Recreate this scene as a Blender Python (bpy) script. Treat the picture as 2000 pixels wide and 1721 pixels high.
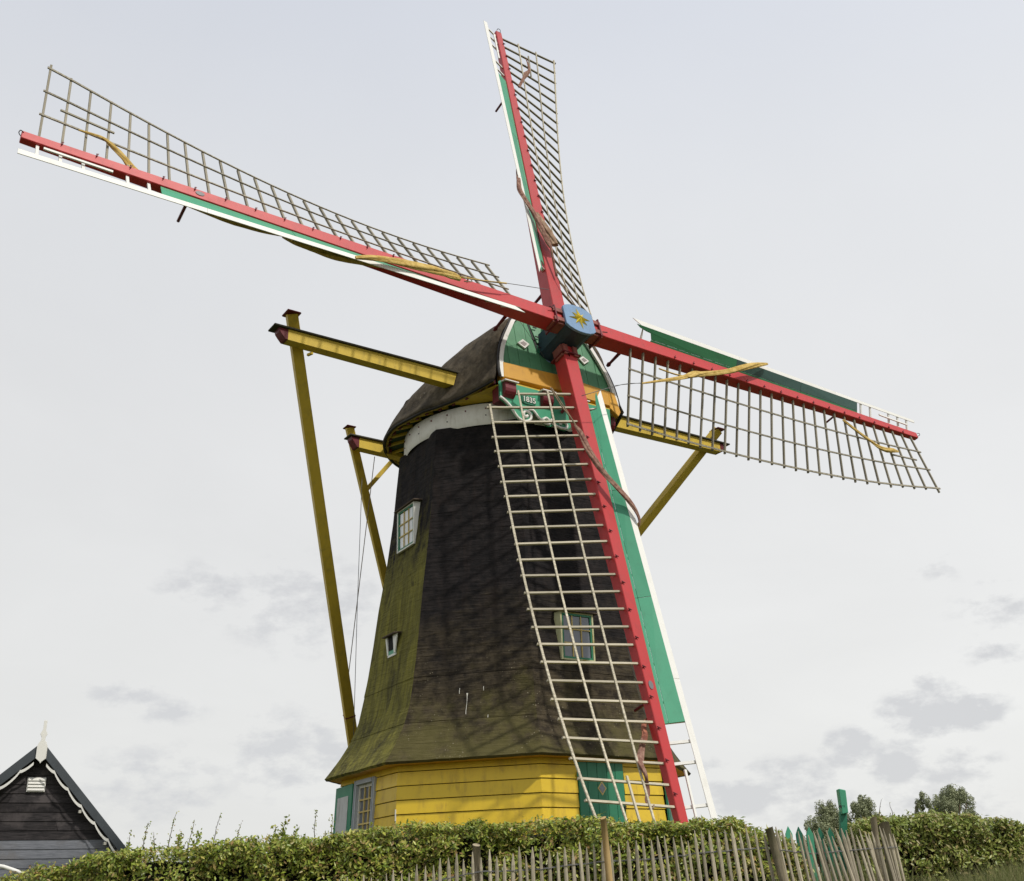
import bpy, bmesh, math, random
import numpy as np
from math import sin, cos, pi, radians, sqrt, atan2, degrees
from mathutils import Vector, Matrix, noise as mnoise

for o in list(bpy.data.objects): bpy.data.objects.remove(o)
S = bpy.context.scene
COL = S.collection
random.seed(7)
RNG = np.random.default_rng(11)

# ------------------------------------------------------------------ camera
EYE = 1.6                      # eye height above the ground at the camera; all heights below are relative to the eye
PITCH, ROLL = 0.40233, -0.03289
cam = bpy.data.cameras.new('camera'); camo = bpy.data.objects.new('camera', cam); COL.objects.link(camo)
cam.sensor_width = 36.0; cam.sensor_fit = 'HORIZONTAL'; cam.lens = 36.0*2130.5/2000.0
cam.clip_start = 0.1; cam.clip_end = 6000
Uv = Vector((0, -sin(PITCH), cos(PITCH))); Xv = Vector((1, 0, 0)); Fv = Vector((0, cos(PITCH), sin(PITCH)))
right = Xv*cos(ROLL) + Uv*sin(ROLL); up = -Xv*sin(ROLL) + Uv*cos(ROLL)
M = Matrix.Identity(4)
for i in range(3):
    M[i][0] = right[i]; M[i][1] = up[i]; M[i][2] = -Fv[i]
M[2][3] = EYE
camo.matrix_world = M
S.camera = camo

# ------------------------------------------------------------------ sky and sun
SUN_AZ, SUN_EL = radians(-42), radians(50)
sdir = Vector((cos(SUN_AZ)*cos(SUN_EL), sin(SUN_AZ)*cos(SUN_EL), sin(SUN_EL)))
sun = bpy.data.lights.new('sun', 'SUN'); sun.energy = 2.8; sun.angle = radians(2.2); sun.color = (1.0, 0.95, 0.86)
suno = bpy.data.objects.new('sun', sun); COL.objects.link(suno)
suno.rotation_euler = sdir.to_track_quat('Z', 'Y').to_euler(); suno.location = (20, -20, 40)

world = bpy.data.worlds.new('World'); S.world = world; world.use_nodes = True
wt = world.node_tree; wt.nodes.clear()
def wn(t, **k):
    n = wt.nodes.new(t)
    for a, b in k.items(): setattr(n, a, b)
    return n
def wmath(op, a, b=None, c=None, clamp=False):
    n = wn('ShaderNodeMath', operation=op); n.use_clamp = clamp
    for i, v in enumerate((a, b, c)):
        if v is None: continue
        if isinstance(v, (int, float)): n.inputs[i].default_value = v
        else: wt.links.new(v, n.inputs[i])
    return n.outputs[0]
def wmix(fac, a, b):
    n = wn('ShaderNodeMix', data_type='RGBA')
    for i, v in ((0, fac), (6, a), (7, b)):
        if isinstance(v, (int, float)): n.inputs[i].default_value = v
        elif isinstance(v, tuple): n.inputs[i].default_value = (*v, 1)
        else: wt.links.new(v, n.inputs[i])
    return n.outputs[2]
wout = wn('ShaderNodeOutputWorld'); wbg = wn('ShaderNodeBackground'); wbg.inputs[1].default_value = 0.1
wt.links.new(wbg.outputs[0], wout.inputs[0])
sky = wn('ShaderNodeTexSky', sky_type='NISHITA'); sky.sun_disc = False
sky.sun_elevation = SUN_EL; sky.sun_rotation = pi/2 - SUN_AZ
wtc = wn('ShaderNodeTexCoord'); wsep = wn('ShaderNodeSeparateXYZ'); wt.links.new(wtc.outputs['Generated'], wsep.inputs[0])
wz = wsep.outputs[2]
# soft high overcast: colour by elevation, broken by wide noise
wcx = wn('ShaderNodeCombineXYZ')
zz = wmath('ADD', wmath('ABSOLUTE', wz), 0.22)
wt.links.new(wmath('DIVIDE', wsep.outputs[0], zz), wcx.inputs[0]); wt.links.new(wmath('DIVIDE', wsep.outputs[1], zz), wcx.inputs[1])
n1 = wn('ShaderNodeTexNoise'); n1.inputs['Scale'].default_value = 1.3; n1.inputs['Detail'].default_value = 7; n1.inputs['Roughness'].default_value = 0.55
n1.inputs['Distortion'].default_value = 0.4
wt.links.new(wcx.outputs[0], n1.inputs['Vector'])
ramp = wn('ShaderNodeValToRGB')
wt.links.new(wz, ramp.inputs[0])
cr = ramp.color_ramp; cr.elements[0].position = 0.0; cr.elements[0].color = (0.795, 0.795, 0.78, 1)
cr.elements[1].position = 1.0; cr.elements[1].color = (0.55, 0.58, 0.64, 1)
for pos, c in ((0.14, (0.83, 0.83, 0.815)), (0.40, (0.81, 0.815, 0.82)), (0.56, (0.775, 0.79, 0.815)), (0.70, (0.705, 0.735, 0.80))):
    e = cr.elements.new(pos); e.color = (*c, 1)
nm = wmath('ADD', wmath('MULTIPLY_ADD', n1.outputs['Fac'], 0.16, 0.928), wmath('MULTIPLY', wsep.outputs[0], 0.10))
cl = wn('ShaderNodeVectorMath', operation='SCALE'); wt.links.new(ramp.outputs[0], cl.inputs[0]); wt.links.new(nm, cl.inputs['Scale'])
cloudcol = cl.outputs[0]
# low grey cloud rags, each a soft noisy patch at its own bearing (az from north, elevation) in degrees
n2 = wn('ShaderNodeTexNoise'); n2.inputs['Scale'].default_value = 26; n2.inputs['Detail'].default_value = 8; n2.inputs['Roughness'].default_value = 0.62
mp = wn('ShaderNodeMapping'); mp.inputs['Scale'].default_value = (1, 1, 1.9)
wt.links.new(wtc.outputs['Generated'], mp.inputs[0]); wt.links.new(mp.outputs[0], n2.inputs['Vector'])
RAGS = [(-16.3,15.2,2.4,1.2,.55),(-11.4,14.6,3.8,2.1,.6),(-19.6,9.9,1.8,.6,.6),(-17.6,9.3,1.6,.6,.55),(-18.0,5.8,3.0,1.5,.65),(-11.6,7.2,3.2,1.8,.65),
        (20.6,7.9,2.5,1.0,1.0),(20.2,9.3,.8,.5,.7),(16.3,6.4,1.3,.9,.95),(18.3,5.8,1.7,.9,.9),(20.8,5.4,1.8,.7,.85),(12.9,5.2,2.2,.9,1.0),(10.6,4.6,1.6,.8,.9),(9.4,6.0,.9,.5,.5),
        (24.2,12.5,2.0,1.2,.5),(21.4,14.6,1.2,.8,.4),(23.7,10.3,1.5,.5,.55),(17.5,3.6,5.0,.9,.6),
        (38,9,5,2,.8),(-40,8,6,2,.8),(60,12,6,2,.7),(-65,9,6,2,.8),(100,8,7,2,.8),(140,10,7,2,.8),(180,8,8,2,.8),(-100,9,7,2,.8),(-140,9,7,2,.8)]
mask = None
for az, el, wa, we, st in RAGS:
    a_, e_ = radians(az), radians(el)
    d0 = Vector((sin(a_)*cos(e_), cos(a_)*cos(e_), sin(e_)))
    wa *= 1.05; we *= 1.12; tx = Vector((cos(a_), -sin(a_), 0)); ty = d0.cross(tx) * -1
    def dot(v):
        n = wn('ShaderNodeVectorMath', operation='DOT_PRODUCT'); wt.links.new(wtc.outputs['Generated'], n.inputs[0]); n.inputs[1].default_value = v; return n.outputs['Value']
    fx = wmath('DIVIDE', dot(tx), radians(wa)); fy = wmath('DIVIDE', dot(ty), radians(we))
    r2 = wmath('ADD', wmath('MULTIPLY', fx, fx), wmath('MULTIPLY', fy, fy))
    front = wmath('GREATER_THAN', dot(d0), 0.5)
    g = wmath('MULTIPLY', wmath('MULTIPLY', wmath('SUBTRACT', 1.0, wmath('MULTIPLY', r2, 0.5), clamp=True), st), front)
    mask = g if mask is None else wmath('MAXIMUM', mask, g)
nmask = wmath('MULTIPLY', wmath('SUBTRACT', n2.outputs['Fac'], 0.36), 5.0, clamp=True)
m2 = wmath('MULTIPLY', wmath('SUBTRACT', wmath('ADD', wmath('MULTIPLY', mask, 0.85), wmath('MULTIPLY', wmath('SUBTRACT', n2.outputs['Fac'], 0.5), 2.8)), 0.24), 2.0, clamp=True)
m2 = wmath('MULTIPLY', m2, wmath('MULTIPLY', mask, 2.0, clamp=True))
cloud2 = wmix(wmath('MULTIPLY', m2, 1.0, clamp=True), cloudcol, (0.685, 0.69, 0.70))
sc10 = wn('ShaderNodeVectorMath', operation='SCALE'); wt.links.new(cloud2, sc10.inputs[0]); sc10.inputs['Scale'].default_value = 10.0
final = wmix(0.95, sky.outputs[0], sc10.outputs[0])
wt.links.new(final, wbg.inputs[0])

S.view_settings.view_transform = 'Standard'; S.view_settings.look = 'None'
S.view_settings.exposure = 0.0; S.view_settings.gamma = 1.0; S.view_settings.use_curve_mapping = False
S.render.engine = 'CYCLES'

# ------------------------------------------------------------------ materials
MATS = {}
class NT:
    def __init__(s, name):
        s.m = bpy.data.materials.new(name); s.m.use_nodes = True; s.t = s.m.node_tree
        s.b = s.t.nodes['Principled BSDF']; s.tc = s.t.nodes.new('ShaderNodeTexCoord')
    def n(s, t, **k):
        x = s.t.nodes.new(t)
        for a, b in k.items(): setattr(x, a, b)
        return x
    def link(s, a, b): s.t.links.new(a, b)
    def coord(s, scale=(1, 1, 1), space='Object'):
        m = s.n('ShaderNodeMapping'); m.inputs['Scale'].default_value = scale; s.link(s.tc.outputs[space], m.inputs[0]); return m.outputs[0]
    def noise(s, scale, detail=4, rough=.55, vec=None, dist=0):
        x = s.n('ShaderNodeTexNoise'); x.inputs['Scale'].default_value = scale; x.inputs['Detail'].default_value = detail
        x.inputs['Roughness'].default_value = rough; x.inputs['Distortion'].default_value = dist
        s.link(vec if vec is not None else s.tc.outputs['Object'], x.inputs['Vector']); return x.outputs['Fac']
    def math(s, op, a, b=None, c=None, clamp=False):
        x = s.n('ShaderNodeMath', operation=op); x.use_clamp = clamp
        for i, v in enumerate((a, b, c)):
            if v is None: continue
            if isinstance(v, (int, float)): x.inputs[i].default_value = v
            else: s.link(v, x.inputs[i])
        return x.outputs[0]
    def mix(s, f, a, b, bt='MIX'):
        x = s.n('ShaderNodeMix', data_type='RGBA', blend_type=bt)
        for i, v in ((0, f), (6, a), (7, b)):
            if isinstance(v, (int, float)): x.inputs[i].default_value = v
            elif isinstance(v, tuple): x.inputs[i].default_value = (*v[:3], 1)
            else: s.link(v, x.inputs[i])
        return x.outputs[2]
    def step(s, v, lo, hi):
        x = s.n('ShaderNodeMapRange', interpolation_type='SMOOTHSTEP'); x.inputs[1].default_value = lo; x.inputs[2].default_value = hi
        s.link(v, x.inputs[0]); return x.outputs[0]
    def rand(s):
        return s.n('ShaderNodeObjectInfo').outputs['Random']
    def bump(s, h, strength=.3, dist=.01):
        x = s.n('ShaderNodeBump'); x.inputs['Strength'].default_value = strength; x.inputs['Distance'].default_value = dist
        s.link(h, x.inputs['Height']); s.link(x.outputs[0], s.b.inputs['Normal'])
    def fin(s, col, rough=.5, spec=.5):
        if isinstance(col, tuple): s.b.inputs['Base Color'].default_value = (*col, 1)
        else: s.link(col, s.b.inputs['Base Color'])
        if isinstance(rough, (int, float)): s.b.inputs['Roughness'].default_value = rough
        else: s.link(rough, s.b.inputs['Roughness'])
        s.b.inputs['Specular IOR Level'].default_value = spec
        return s.m

def paint(name, c, dirt=.25, dirtc=None, rough=.42, var=.12, grain=(2, 2, 2), chips=None, spec=.4):
    """old gloss paint: slight tone change per piece, weather streaks, fine dirt"""
    t = NT(name)
    dirtc = dirtc or tuple(x*.45+.01 for x in c)
    v = t.math('MULTIPLY_ADD', t.rand(), var*2, 1-var)
    base = t.n('ShaderNodeVectorMath', operation='SCALE'); base.inputs[0].default_value = c; t.link(v, base.inputs['Scale'])
    big = t.noise(1.7, 5, .6, t.coord(grain)); fine = t.noise(34, 4, .7)
    streak = t.noise(3.5, 4, .6, t.coord((3, 3, .45)))
    f = t.math('MULTIPLY', t.math('MULTIPLY', t.step(big, .38, .75), t.step(streak, .35, .7)), dirt*2.2, clamp=True)
    col = t.mix(f, base.outputs[0], dirtc)
    col = t.mix(t.math('MULTIPLY', t.step(fine, .56, .74), dirt*.7), col, dirtc)
    if chips:
        ch = t.noise(9, 8, .75)
        col = t.mix(t.step(ch, .66, .69), col, chips)
    t.bump(t.math('ADD', t.math('MULTIPLY', fine, .4), big), .25, .006)
    return t.fin(col, t.math('MULTIPLY_ADD', big, .25, rough-.1), spec)

RED = paint('red_paint', (0.49, 0.036, 0.038), .24, (0.26, 0.035, 0.035), .38)
DRED = paint('oxblood_paint', (0.15, 0.014, 0.022), .3, (0.05, .012, .014), .4)
GREEN = paint('green_paint', (0.062, 0.33, 0.19), .16, (0.04, .17, .10), .42)
DOORG = paint('door_green_paint', (0.028, 0.20, 0.105), .2, (.02, .1, .055), .42)
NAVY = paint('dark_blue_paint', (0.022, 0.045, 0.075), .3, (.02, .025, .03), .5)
WEDGE = paint('dusty_red_wood', (0.26, 0.075, 0.06), .4, (.1, .03, .025), .6)
GABLEG = paint('gable_green_paint', (0.085, 0.255, 0.13), .3, (0.04, .105, .06), .5)
CGREEN = paint('shaded_windboard_green', (0.03, 0.17, 0.07), .25, (.03, .1, .05), .5)  # right sail: green darkened to stand in for shade on its down-facing windboard
CGREY = paint('shaded_windboard_bluish', (0.042, 0.10, 0.085), .25, (.03, .06, .05), .5)  # its outer planks: bluer green, with the shade also put into the colour
DGREEN = paint('dark_green_paint', (0.018, 0.15, 0.085), .25, (.01, .06, .035), .45)
MINT = paint('pale_green_lip', (0.12, 0.36, 0.2), .2, (.06, .2, .1), .5)
YEL = paint('yellow_paint', (0.70, 0.485, 0.03), .38, (0.42, .27, .04), .45, .08)
OCH = paint('ochre_paint', (0.62, 0.32, 0.035), .25, (.36, .17, .03), .45)
BYEL = paint('beam_yellow_paint', (0.62, 0.44, 0.05), .30, (.27, .21, .05), .5)
WHITE = paint('white_paint', (0.78, 0.77, 0.73), .12, (.45, .42, .34), .45, .03)
OLDWHITE = paint('weathered_white_paint', (0.62, 0.60, 0.53), .5, (.26, .23, .16), .6, .06)
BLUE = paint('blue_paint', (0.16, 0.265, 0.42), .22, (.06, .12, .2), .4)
GOLD = paint('gold_paint', (0.72, 0.55, 0.05), .1, None, .35)
GREYP = paint('grey_blue_paint', (0.42, 0.45, 0.48), .2, None, .5)
CREAM = paint('cream_glazing_bar', (0.60, 0.46, 0.16), .1, None, .5)
BLACKW = paint('black_iron', (0.02, 0.018, 0.018), .1, (.05, .03, .02), .6)
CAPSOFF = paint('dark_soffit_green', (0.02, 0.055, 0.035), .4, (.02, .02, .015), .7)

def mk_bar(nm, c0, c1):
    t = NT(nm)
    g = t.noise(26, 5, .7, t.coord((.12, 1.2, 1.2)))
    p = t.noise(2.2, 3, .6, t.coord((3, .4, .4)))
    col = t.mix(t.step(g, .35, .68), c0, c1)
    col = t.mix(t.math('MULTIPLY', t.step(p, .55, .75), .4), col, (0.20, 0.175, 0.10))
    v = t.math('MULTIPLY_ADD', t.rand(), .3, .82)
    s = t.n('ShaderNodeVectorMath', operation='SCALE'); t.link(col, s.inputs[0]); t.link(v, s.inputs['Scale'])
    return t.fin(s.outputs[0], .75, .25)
BAR = mk_bar('bare_weathered_lath', (0.36, 0.32, 0.24), (0.70, 0.64, 0.50)); BARD = mk_bar('shaded_grey_lath', (0.17, 0.15, 0.115), (0.44, 0.40, 0.31))  # second lath greyer, darkened for the shaded undersides of the other three sails

def mk_felt(name, tower=True):
    t = NT(name)
    geo = t.n('ShaderNodeNewGeometry')
    sep = t.n('ShaderNodeSeparateXYZ'); t.link(t.tc.outputs['Object'], sep.inputs[0]); z = sep.outputs[2]
    dp = t.n('ShaderNodeVectorMath', operation='DOT_PRODUCT'); t.link(geo.outputs['Normal'], dp.inputs[0]); dp.inputs[1].default_value = (-.88, -.47, 0)
    sn_ = t.n('ShaderNodeSeparateXYZ'); t.link(geo.outputs['Normal'], sn_.inputs[0])
    hl = t.math('SQRT', t.math('ADD', t.math('MULTIPLY', sn_.outputs[0], sn_.outputs[0]), t.math('MULTIPLY', sn_.outputs[1], sn_.outputs[1])))
    side = t.math('DIVIDE', dp.outputs['Value'], t.math('MAXIMUM', hl, .05))
    fine = t.noise(60, 5, .75); med = t.noise(5, 6, .65)
    vert = t.noise(2.3, 9, .68, t.coord((2.2, 2.2, .22)), .3)
    horz = t.noise(3.0, 5, .6, t.coord((.5, .5, 5)), .4)
    big = t.noise(.75, 4, .6)
    if tower:
        left = t.step(t.math('ADD', side, t.math('MULTIPLY', t.math('SUBTRACT', med, .5), .25)), .72, .96); ctr = t.math('MULTIPLY', t.step(side, .35, .6), t.math('SUBTRACT', 1, left))
        col = t.mix(t.step(med, .3, .7), (0.009, 0.0085, 0.0095), (0.024, 0.020, 0.020))
        col = t.mix(t.math('MULTIPLY', t.step(vert, .52, .68), .45), col, (0.030, 0.021, 0.019))
        # brown weathering low down on all faces
        br = t.math('ADD', t.math('MULTIPLY', z, -.20), t.math('ADD', t.math('MULTIPLY', big, .9), t.math('MULTIPLY', horz, .55)))
        bf = t.step(br, -.52, .12)
        col = t.mix(t.math('MULTIPLY', bf, .9), col, t.mix(t.step(med, .35, .62), (0.031, 0.024, 0.016), (0.076, 0.060, 0.036)))
        # olive algae: strong on the left face below the upper window
        al = t.math('ADD', t.math('MULTIPLY', z, -.235), t.math('ADD', t.math('MULTIPLY', vert, 1.5), t.math('MULTIPLY', med, .6)))
        af = t.math('MULTIPLY', t.step(al, -.86, -.48), left)
        col = t.mix(t.math('MULTIPLY', af, .95), col, t.mix(t.step(vert, .36, .62), (0.235, 0.215, 0.045), (0.125, 0.115, 0.030)))
        col = t.mix(t.math('MULTIPLY', t.math('MULTIPLY', t.step(t.noise(1.15, 5, .6, t.coord((2.2, 2.2, .55)), .6), .51, .66), left), .7), col, (0.034, 0.029, 0.017))
        # thin green film on the lower skirt of the centre face, patchy
        al2 = t.math('ADD', t.math('MULTIPLY', z, -.42), t.math('ADD', t.math('MULTIPLY', t.noise(1.5, 6, .65), 2.2), t.math('MULTIPLY', ctr, .25)))
        col = t.mix(t.math('MULTIPLY', t.math('MULTIPLY', t.step(al2, -.35, .35), t.math('SUBTRACT', 1, left)), .7), col, (0.112, 0.100, 0.034))
        # lichen and bird specks
        vo = t.n('ShaderNodeTexVoronoi'); vo.inputs['Scale'].default_value = 20; vo.inputs['Randomness'].default_value = 1; t.link(t.tc.outputs['Object'], vo.inputs['Vector'])
        sp = t.math('MULTIPLY', t.math('SUBTRACT', 1, t.step(vo.outputs['Distance'], .12, .24)), t.step(t.math('ADD', t.noise(1.3, 7, .8), t.math('MULTIPLY', bf, .12)), .60, .72))
        sep2 = t.n('ShaderNodeSeparateXYZ'); t.link(vo.outputs['Color'], sep2.inputs[0])
        sp = t.math('MULTIPLY', sp, t.step(sep2.outputs[0], .5, .95))
        col = t.mix(t.math('MULTIPLY', sp, .8), col, (0.42, 0.38, 0.27))
        h = t.math('ADD', t.math('MULTIPLY', horz, 1.2), t.math('ADD', t.math('MULTIPLY', med, .5), t.math('MULTIPLY', fine, .22)))
        t.bump(h, 1.0, .04)
        ft = t.noise(95, 3, .8, t.coord((1, 1, .6)))
        col = t.mix(t.math('MULTIPLY', t.step(ft, .5, .75), .22), col, t.mix(1.0, col, (2.2, 2.1, 1.9), 'MULTIPLY'))
        return t.fin(col, .85, .15)
    st = t.noise(2.0, 6, .65, t.coord((1.5, 1.5, .5)), .6)
    col = t.mix(t.step(med, .3, .7), (0.062, 0.050, 0.036), (0.135, 0.112, 0.080))
    col = t.mix(t.math('MULTIPLY', t.step(st, .5, .7), .5), col, (0.15, 0.13, 0.105))
    col = t.mix(t.math('MULTIPLY', t.step(t.noise(1.2, 5, .6), .50, .68), .6), col, (0.034, 0.029, 0.025))
    vo = t.n('ShaderNodeTexVoronoi'); vo.inputs['Scale'].default_value = 9; t.link(t.tc.outputs['Object'], vo.inputs['Vector'])
    sp = t.math('MULTIPLY', t.math('SUBTRACT', 1, t.step(vo.outputs['Distance'], .1, .3)), t.step(t.noise(1.6, 4, .7), .6, .7))
    col = t.mix(t.math('MULTIPLY', sp, .6), col, (0.33, 0.30, 0.24))
    t.bump(t.math('ADD', med, t.math('MULTIPLY', fine, .5)), .6, .025)
    return t.fin(col, .88, .12)
FELT = mk_felt('tarred_felt'); CAPFELT = mk_felt('cap_felt', False)

def mk_cloth(name, a, b):
    t = NT(name)
    w = t.noise(7, 5, .6, None, .8)
    col = t.mix(t.step(w, .35, .65), a, b)
    t.bump(t.noise(22, 4, .6), .5, .01)
    return t.fin(col, .9, .1)
TAN = mk_cloth('ochre_sailcloth', (0.62, 0.45, 0.16), (0.45, 0.30, 0.085))
BRN = mk_cloth('brown_sailcloth', (0.34, 0.21, 0.16), (0.19, 0.095, 0.075))
PINKBRN = mk_cloth('faded_red_sailcloth', (0.48, 0.20, 0.13), (0.2, 0.08, 0.06))
ROPE = mk_cloth('rope_fibre', (0.34, 0.26, 0.18), (0.2, 0.15, 0.1))
WIRE = paint('steel_wire', (0.12, 0.12, 0.12), .1, None, .4)

def mk_glass(name='window_glass', c=(0.10, 0.11, 0.13)):
    t = NT(name); n = t.noise(1.5, 2, .5)
    t.bump(n, .15, .02)
    return t.fin(t.mix(n, c, tuple(x*1.6 for x in c)), .08, .8)
GLASS = mk_glass(); GLASSP = mk_glass('pale_pane_glass', (0.55, 0.57, 0.60))  # second glass has a pale base colour, for the upper left window
INT = paint('dark_interior', (0.015, 0.015, 0.014), .1, None, .9)

def mk_wood(name, a, b, c=None, scale=(6, 6, .6), var=.25):
    t = NT(name)
    g = t.noise(6, 7, .7, t.coord(scale), .3)
    col = t.mix(t.step(g, .3, .7), a, b)
    if c: col = t.mix(t.math('MULTIPLY', t.step(t.noise(2.2, 5, .6), .48, .68), .75), col, c)
    v = t.math('MULTIPLY_ADD', t.rand(), var*2, 1-var)
    s = t.n('ShaderNodeVectorMath', operation='SCALE'); t.link(col, s.inputs[0]); t.link(v, s.inputs['Scale'])
    t.bump(g, .5, .006)
    return t.fin(s.outputs[0], .85, .15)
PALE = mk_wood('weathered_chestnut', (0.22, 0.19, 0.14), (0.52, 0.46, 0.35), (0.17, 0.165, 0.09))
POST = mk_wood('old_round_post', (0.17, 0.145, 0.10), (0.38, 0.32, 0.22), (0.15, 0.155, 0.08), (4, 4, .5))
NEWPOST = mk_wood('new_pine_post', (0.36, 0.24, 0.10), (0.58, 0.42, 0.20), None, (4, 4, .4), .05)
SHEDB = mk_wood('black_tarred_board', (0.018, 0.017, 0.018), (0.056, 0.050, 0.052), (0.095, 0.083, 0.083), (.6, .6, 7), .3)
SHEDG = mk_wood('grey_shed_board', (0.15, 0.16, 0.185), (0.25, 0.26, 0.29), (0.17, 0.165, 0.17), (.6, .6, 7), .12)  # lighter grey for the lower gable boards
SLATE = paint('dark_grey_bargeboard', (0.055, 0.065, 0.075), .2, None, .55)
ROOFT = paint('shed_roof_tiles', (0.05, 0.045, 0.045), .4, None, .7)

def mk_leaf(name, cols, rough=.36, trans=.22):
    t = NT(name)
    geo = t.n('ShaderNodeNewGeometry'); r = t.n('ShaderNodeValToRGB'); t.link(geo.outputs['Random Per Island'], r.inputs[0])
    e = r.color_ramp.elements; e[0].position = 0; e[0].color = (*cols[0], 1); e[1].position = 1; e[1].color = (*cols[-1], 1)
    for i, c in enumerate(cols[1:-1]): x = e.new((i+1)/(len(cols)-1)); x.color = (*c, 1)
    patch = t.noise(1.6, 4, .6)
    col = t.mix(t.math('MULTIPLY', t.step(patch, .45, .7), .55), r.outputs[0], cols[len(cols)//2], 'MIX')
    t.fin(col, rough, .4)
    tr = t.n('ShaderNodeBsdfTranslucent'); t.link(col, tr.inputs[0])
    mx = t.n('ShaderNodeMixShader'); mx.inputs[0].default_value = trans
    out = t.t.nodes['Material Output']; t.link(t.b.outputs[0], mx.inputs[1]); t.link(tr.outputs[0], mx.inputs[2]); t.link(mx.outputs[0], out.inputs[0])
    return t.m
LEAF = mk_leaf('privet_leaf', [(0.15, 0.22, 0.03), (0.29, 0.36, 0.045), (0.09, 0.14, 0.022), (0.48, 0.49, 0.08), (0.18, 0.25, 0.035), (0.36, 0.22, 0.09), (0.30, 0.37, 0.05), (0.56, 0.48, 0.14)])
LEAF2 = mk_leaf('privet_leaf_dusty', [(0.17, 0.23, 0.04), (0.28, 0.33, 0.065), (0.34, 0.25, 0.11), (0.21, 0.27, 0.05), (0.38, 0.40, 0.10), (0.14, 0.20, 0.035)])
WILLOW = mk_leaf('willow_leaf', [(0.24, 0.27, 0.15), (0.34, 0.37, 0.21), (0.18, 0.205, 0.11), (0.42, 0.44, 0.26)], .6, .2)
TWIG = mk_wood('twig_bark', (0.05, 0.035, 0.022), (0.12, 0.085, 0.055))
GRASS = mk_leaf('dry_grass', [(0.12, 0.15, 0.04), (0.26, 0.24, 0.10), (0.08, 0.12, 0.025), (0.34, 0.30, 0.15), (0.15, 0.19, 0.05)], .7, .2)
def mk_ground():
    t = NT('meadow_ground'); a = t.noise(.35, 6, .6); b = t.noise(9, 5, .7)
    t.bump(b, .5, .05)
    return t.fin(t.mix(t.step(b, .3, .7), t.mix(a, (0.05, 0.075, 0.02), (0.10, 0.11, 0.04)), (0.08, 0.075, 0.035)), .95, .1)
GROUND = mk_ground()

# ------------------------------------------------------------------ object helpers
BASE = {}
def V(*a): return Vector(a)
def root(name, label, cat, base, group=None):
    o = bpy.data.objects.new(name, None); COL.objects.link(o); o.empty_display_size = .3
    o.location = (base[0], base[1], base[2]+EYE); BASE[o.name] = Vector(base)
    o['label'] = label; o['category'] = cat
    if group: o['group'] = group
    return o
def part(name, parent, verts, faces, mat, smooth=False, label=None):
    b = BASE[parent.name] if parent else Vector((0, 0, -EYE))
    me = bpy.data.meshes.new(name)
    me.from_pydata([tuple(Vector(v)-b) for v in verts], [], faces)
    me.update(); me.materials.append(mat)
    if smooth:
        me.polygons.foreach_set('use_smooth', [True]*len(me.polygons))
    o = bpy.data.objects.new(name, me); COL.objects.link(o)
    if parent: o.parent = parent; BASE[o.name] = b
    if label: o['label'] = label
    return o
def node(name, parent):          # an empty that groups sub-parts
    o = bpy.data.objects.new(name, None); COL.objects.link(o); o.parent = parent; BASE[o.name] = BASE[parent.name]; o.empty_display_size = .1
    return o
UNIT = {}
def unit(mat):
    if mat.name not in UNIT:
        me = bpy.data.meshes.new('lath_'+mat.name)
        v = [(x, y, z) for x in (-.5, .5) for y in (-.5, .5) for z in (-.5, .5)]
        f = [(0, 1, 3, 2), (4, 6, 7, 5), (0, 4, 5, 1), (2, 3, 7, 6), (0, 2, 6, 4), (1, 5, 7, 3)]
        me.from_pydata(v, [], f); me.update(); me.materials.append(mat); UNIT[mat.name] = me
    return UNIT[mat.name]
def stick(name, parent, A, B, w, d, up, mat, me=None):
    """straight square lath from A to B: w across, d along 'up'"""
    A = Vector(A); B = Vector(B); x = B-A; L = x.length; x = x/L
    y = Vector(up).cross(x).normalized(); z = x.cross(y)
    o = bpy.data.objects.new(name, me or unit(mat)); COL.objects.link(o); o.parent = parent
    c = (A+B)/2 - BASE[parent.name]
    m = Matrix.Identity(4)
    for i in range(3): m[i][0] = x[i]*L; m[i][1] = y[i]*w; m[i][2] = z[i]*d; m[i][3] = c[i]
    o.matrix_basis = m; BASE[o.name] = BASE[parent.name]
    return o
def bevelled(name, parent, verts, faces, mat, bev=.008, label=None, smooth=False):
    o = part(name, parent, verts, faces, mat, smooth, label)
    bm = bmesh.new(); bm.from_mesh(o.data); bmesh.ops.recalc_face_normals(bm, faces=bm.faces)
    if bev: bmesh.ops.bevel(bm, geom=bm.edges[:], offset=bev, segments=1, affect='EDGES', clamp_overlap=True)
    bm.to_mesh(o.data); bm.free(); return o
BOXF = [(0, 1, 2, 3), (7, 6, 5, 4), (0, 4, 5, 1), (1, 5, 6, 2), (2, 6, 7, 3), (3, 7, 4, 0)]
def beam(name, parent, A, B, up, w0, d0, w1, d1, mat, bev=.01, label=None):
    """tapered beam; w across, d along 'up'"""
    A = Vector(A); B = Vector(B); x = (B-A).normalized(); y = Vector(up).cross(x).normalized(); z = x.cross(y)
    v = []
    for P, w, d in ((A, w0, d0), (B, w1, d1)):
        for sy, sz in ((-1, -1), (1, -1), (1, 1), (-1, 1)): v.append(P + y*(sy*w/2) + z*(sz*d/2))
    return bevelled(name, parent, v, BOXF, mat, bev, label)
def slab(name, parent, poly, nrm, th, mat, bev=.004, label=None):
    """polygon (3-D points) given thickness th along -nrm"""
    nrm = Vector(nrm).normalized(); n = len(poly)
    v = [Vector(p) for p in poly] + [Vector(p)-nrm*th for p in poly]
    f = [tuple(range(n)), tuple(range(2*n-1, n-1, -1))] + [(i, i+n, (i+1) % n+n, (i+1) % n) for i in range(n)]
    return bevelled(name, parent, v, f, mat, bev, label)
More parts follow.
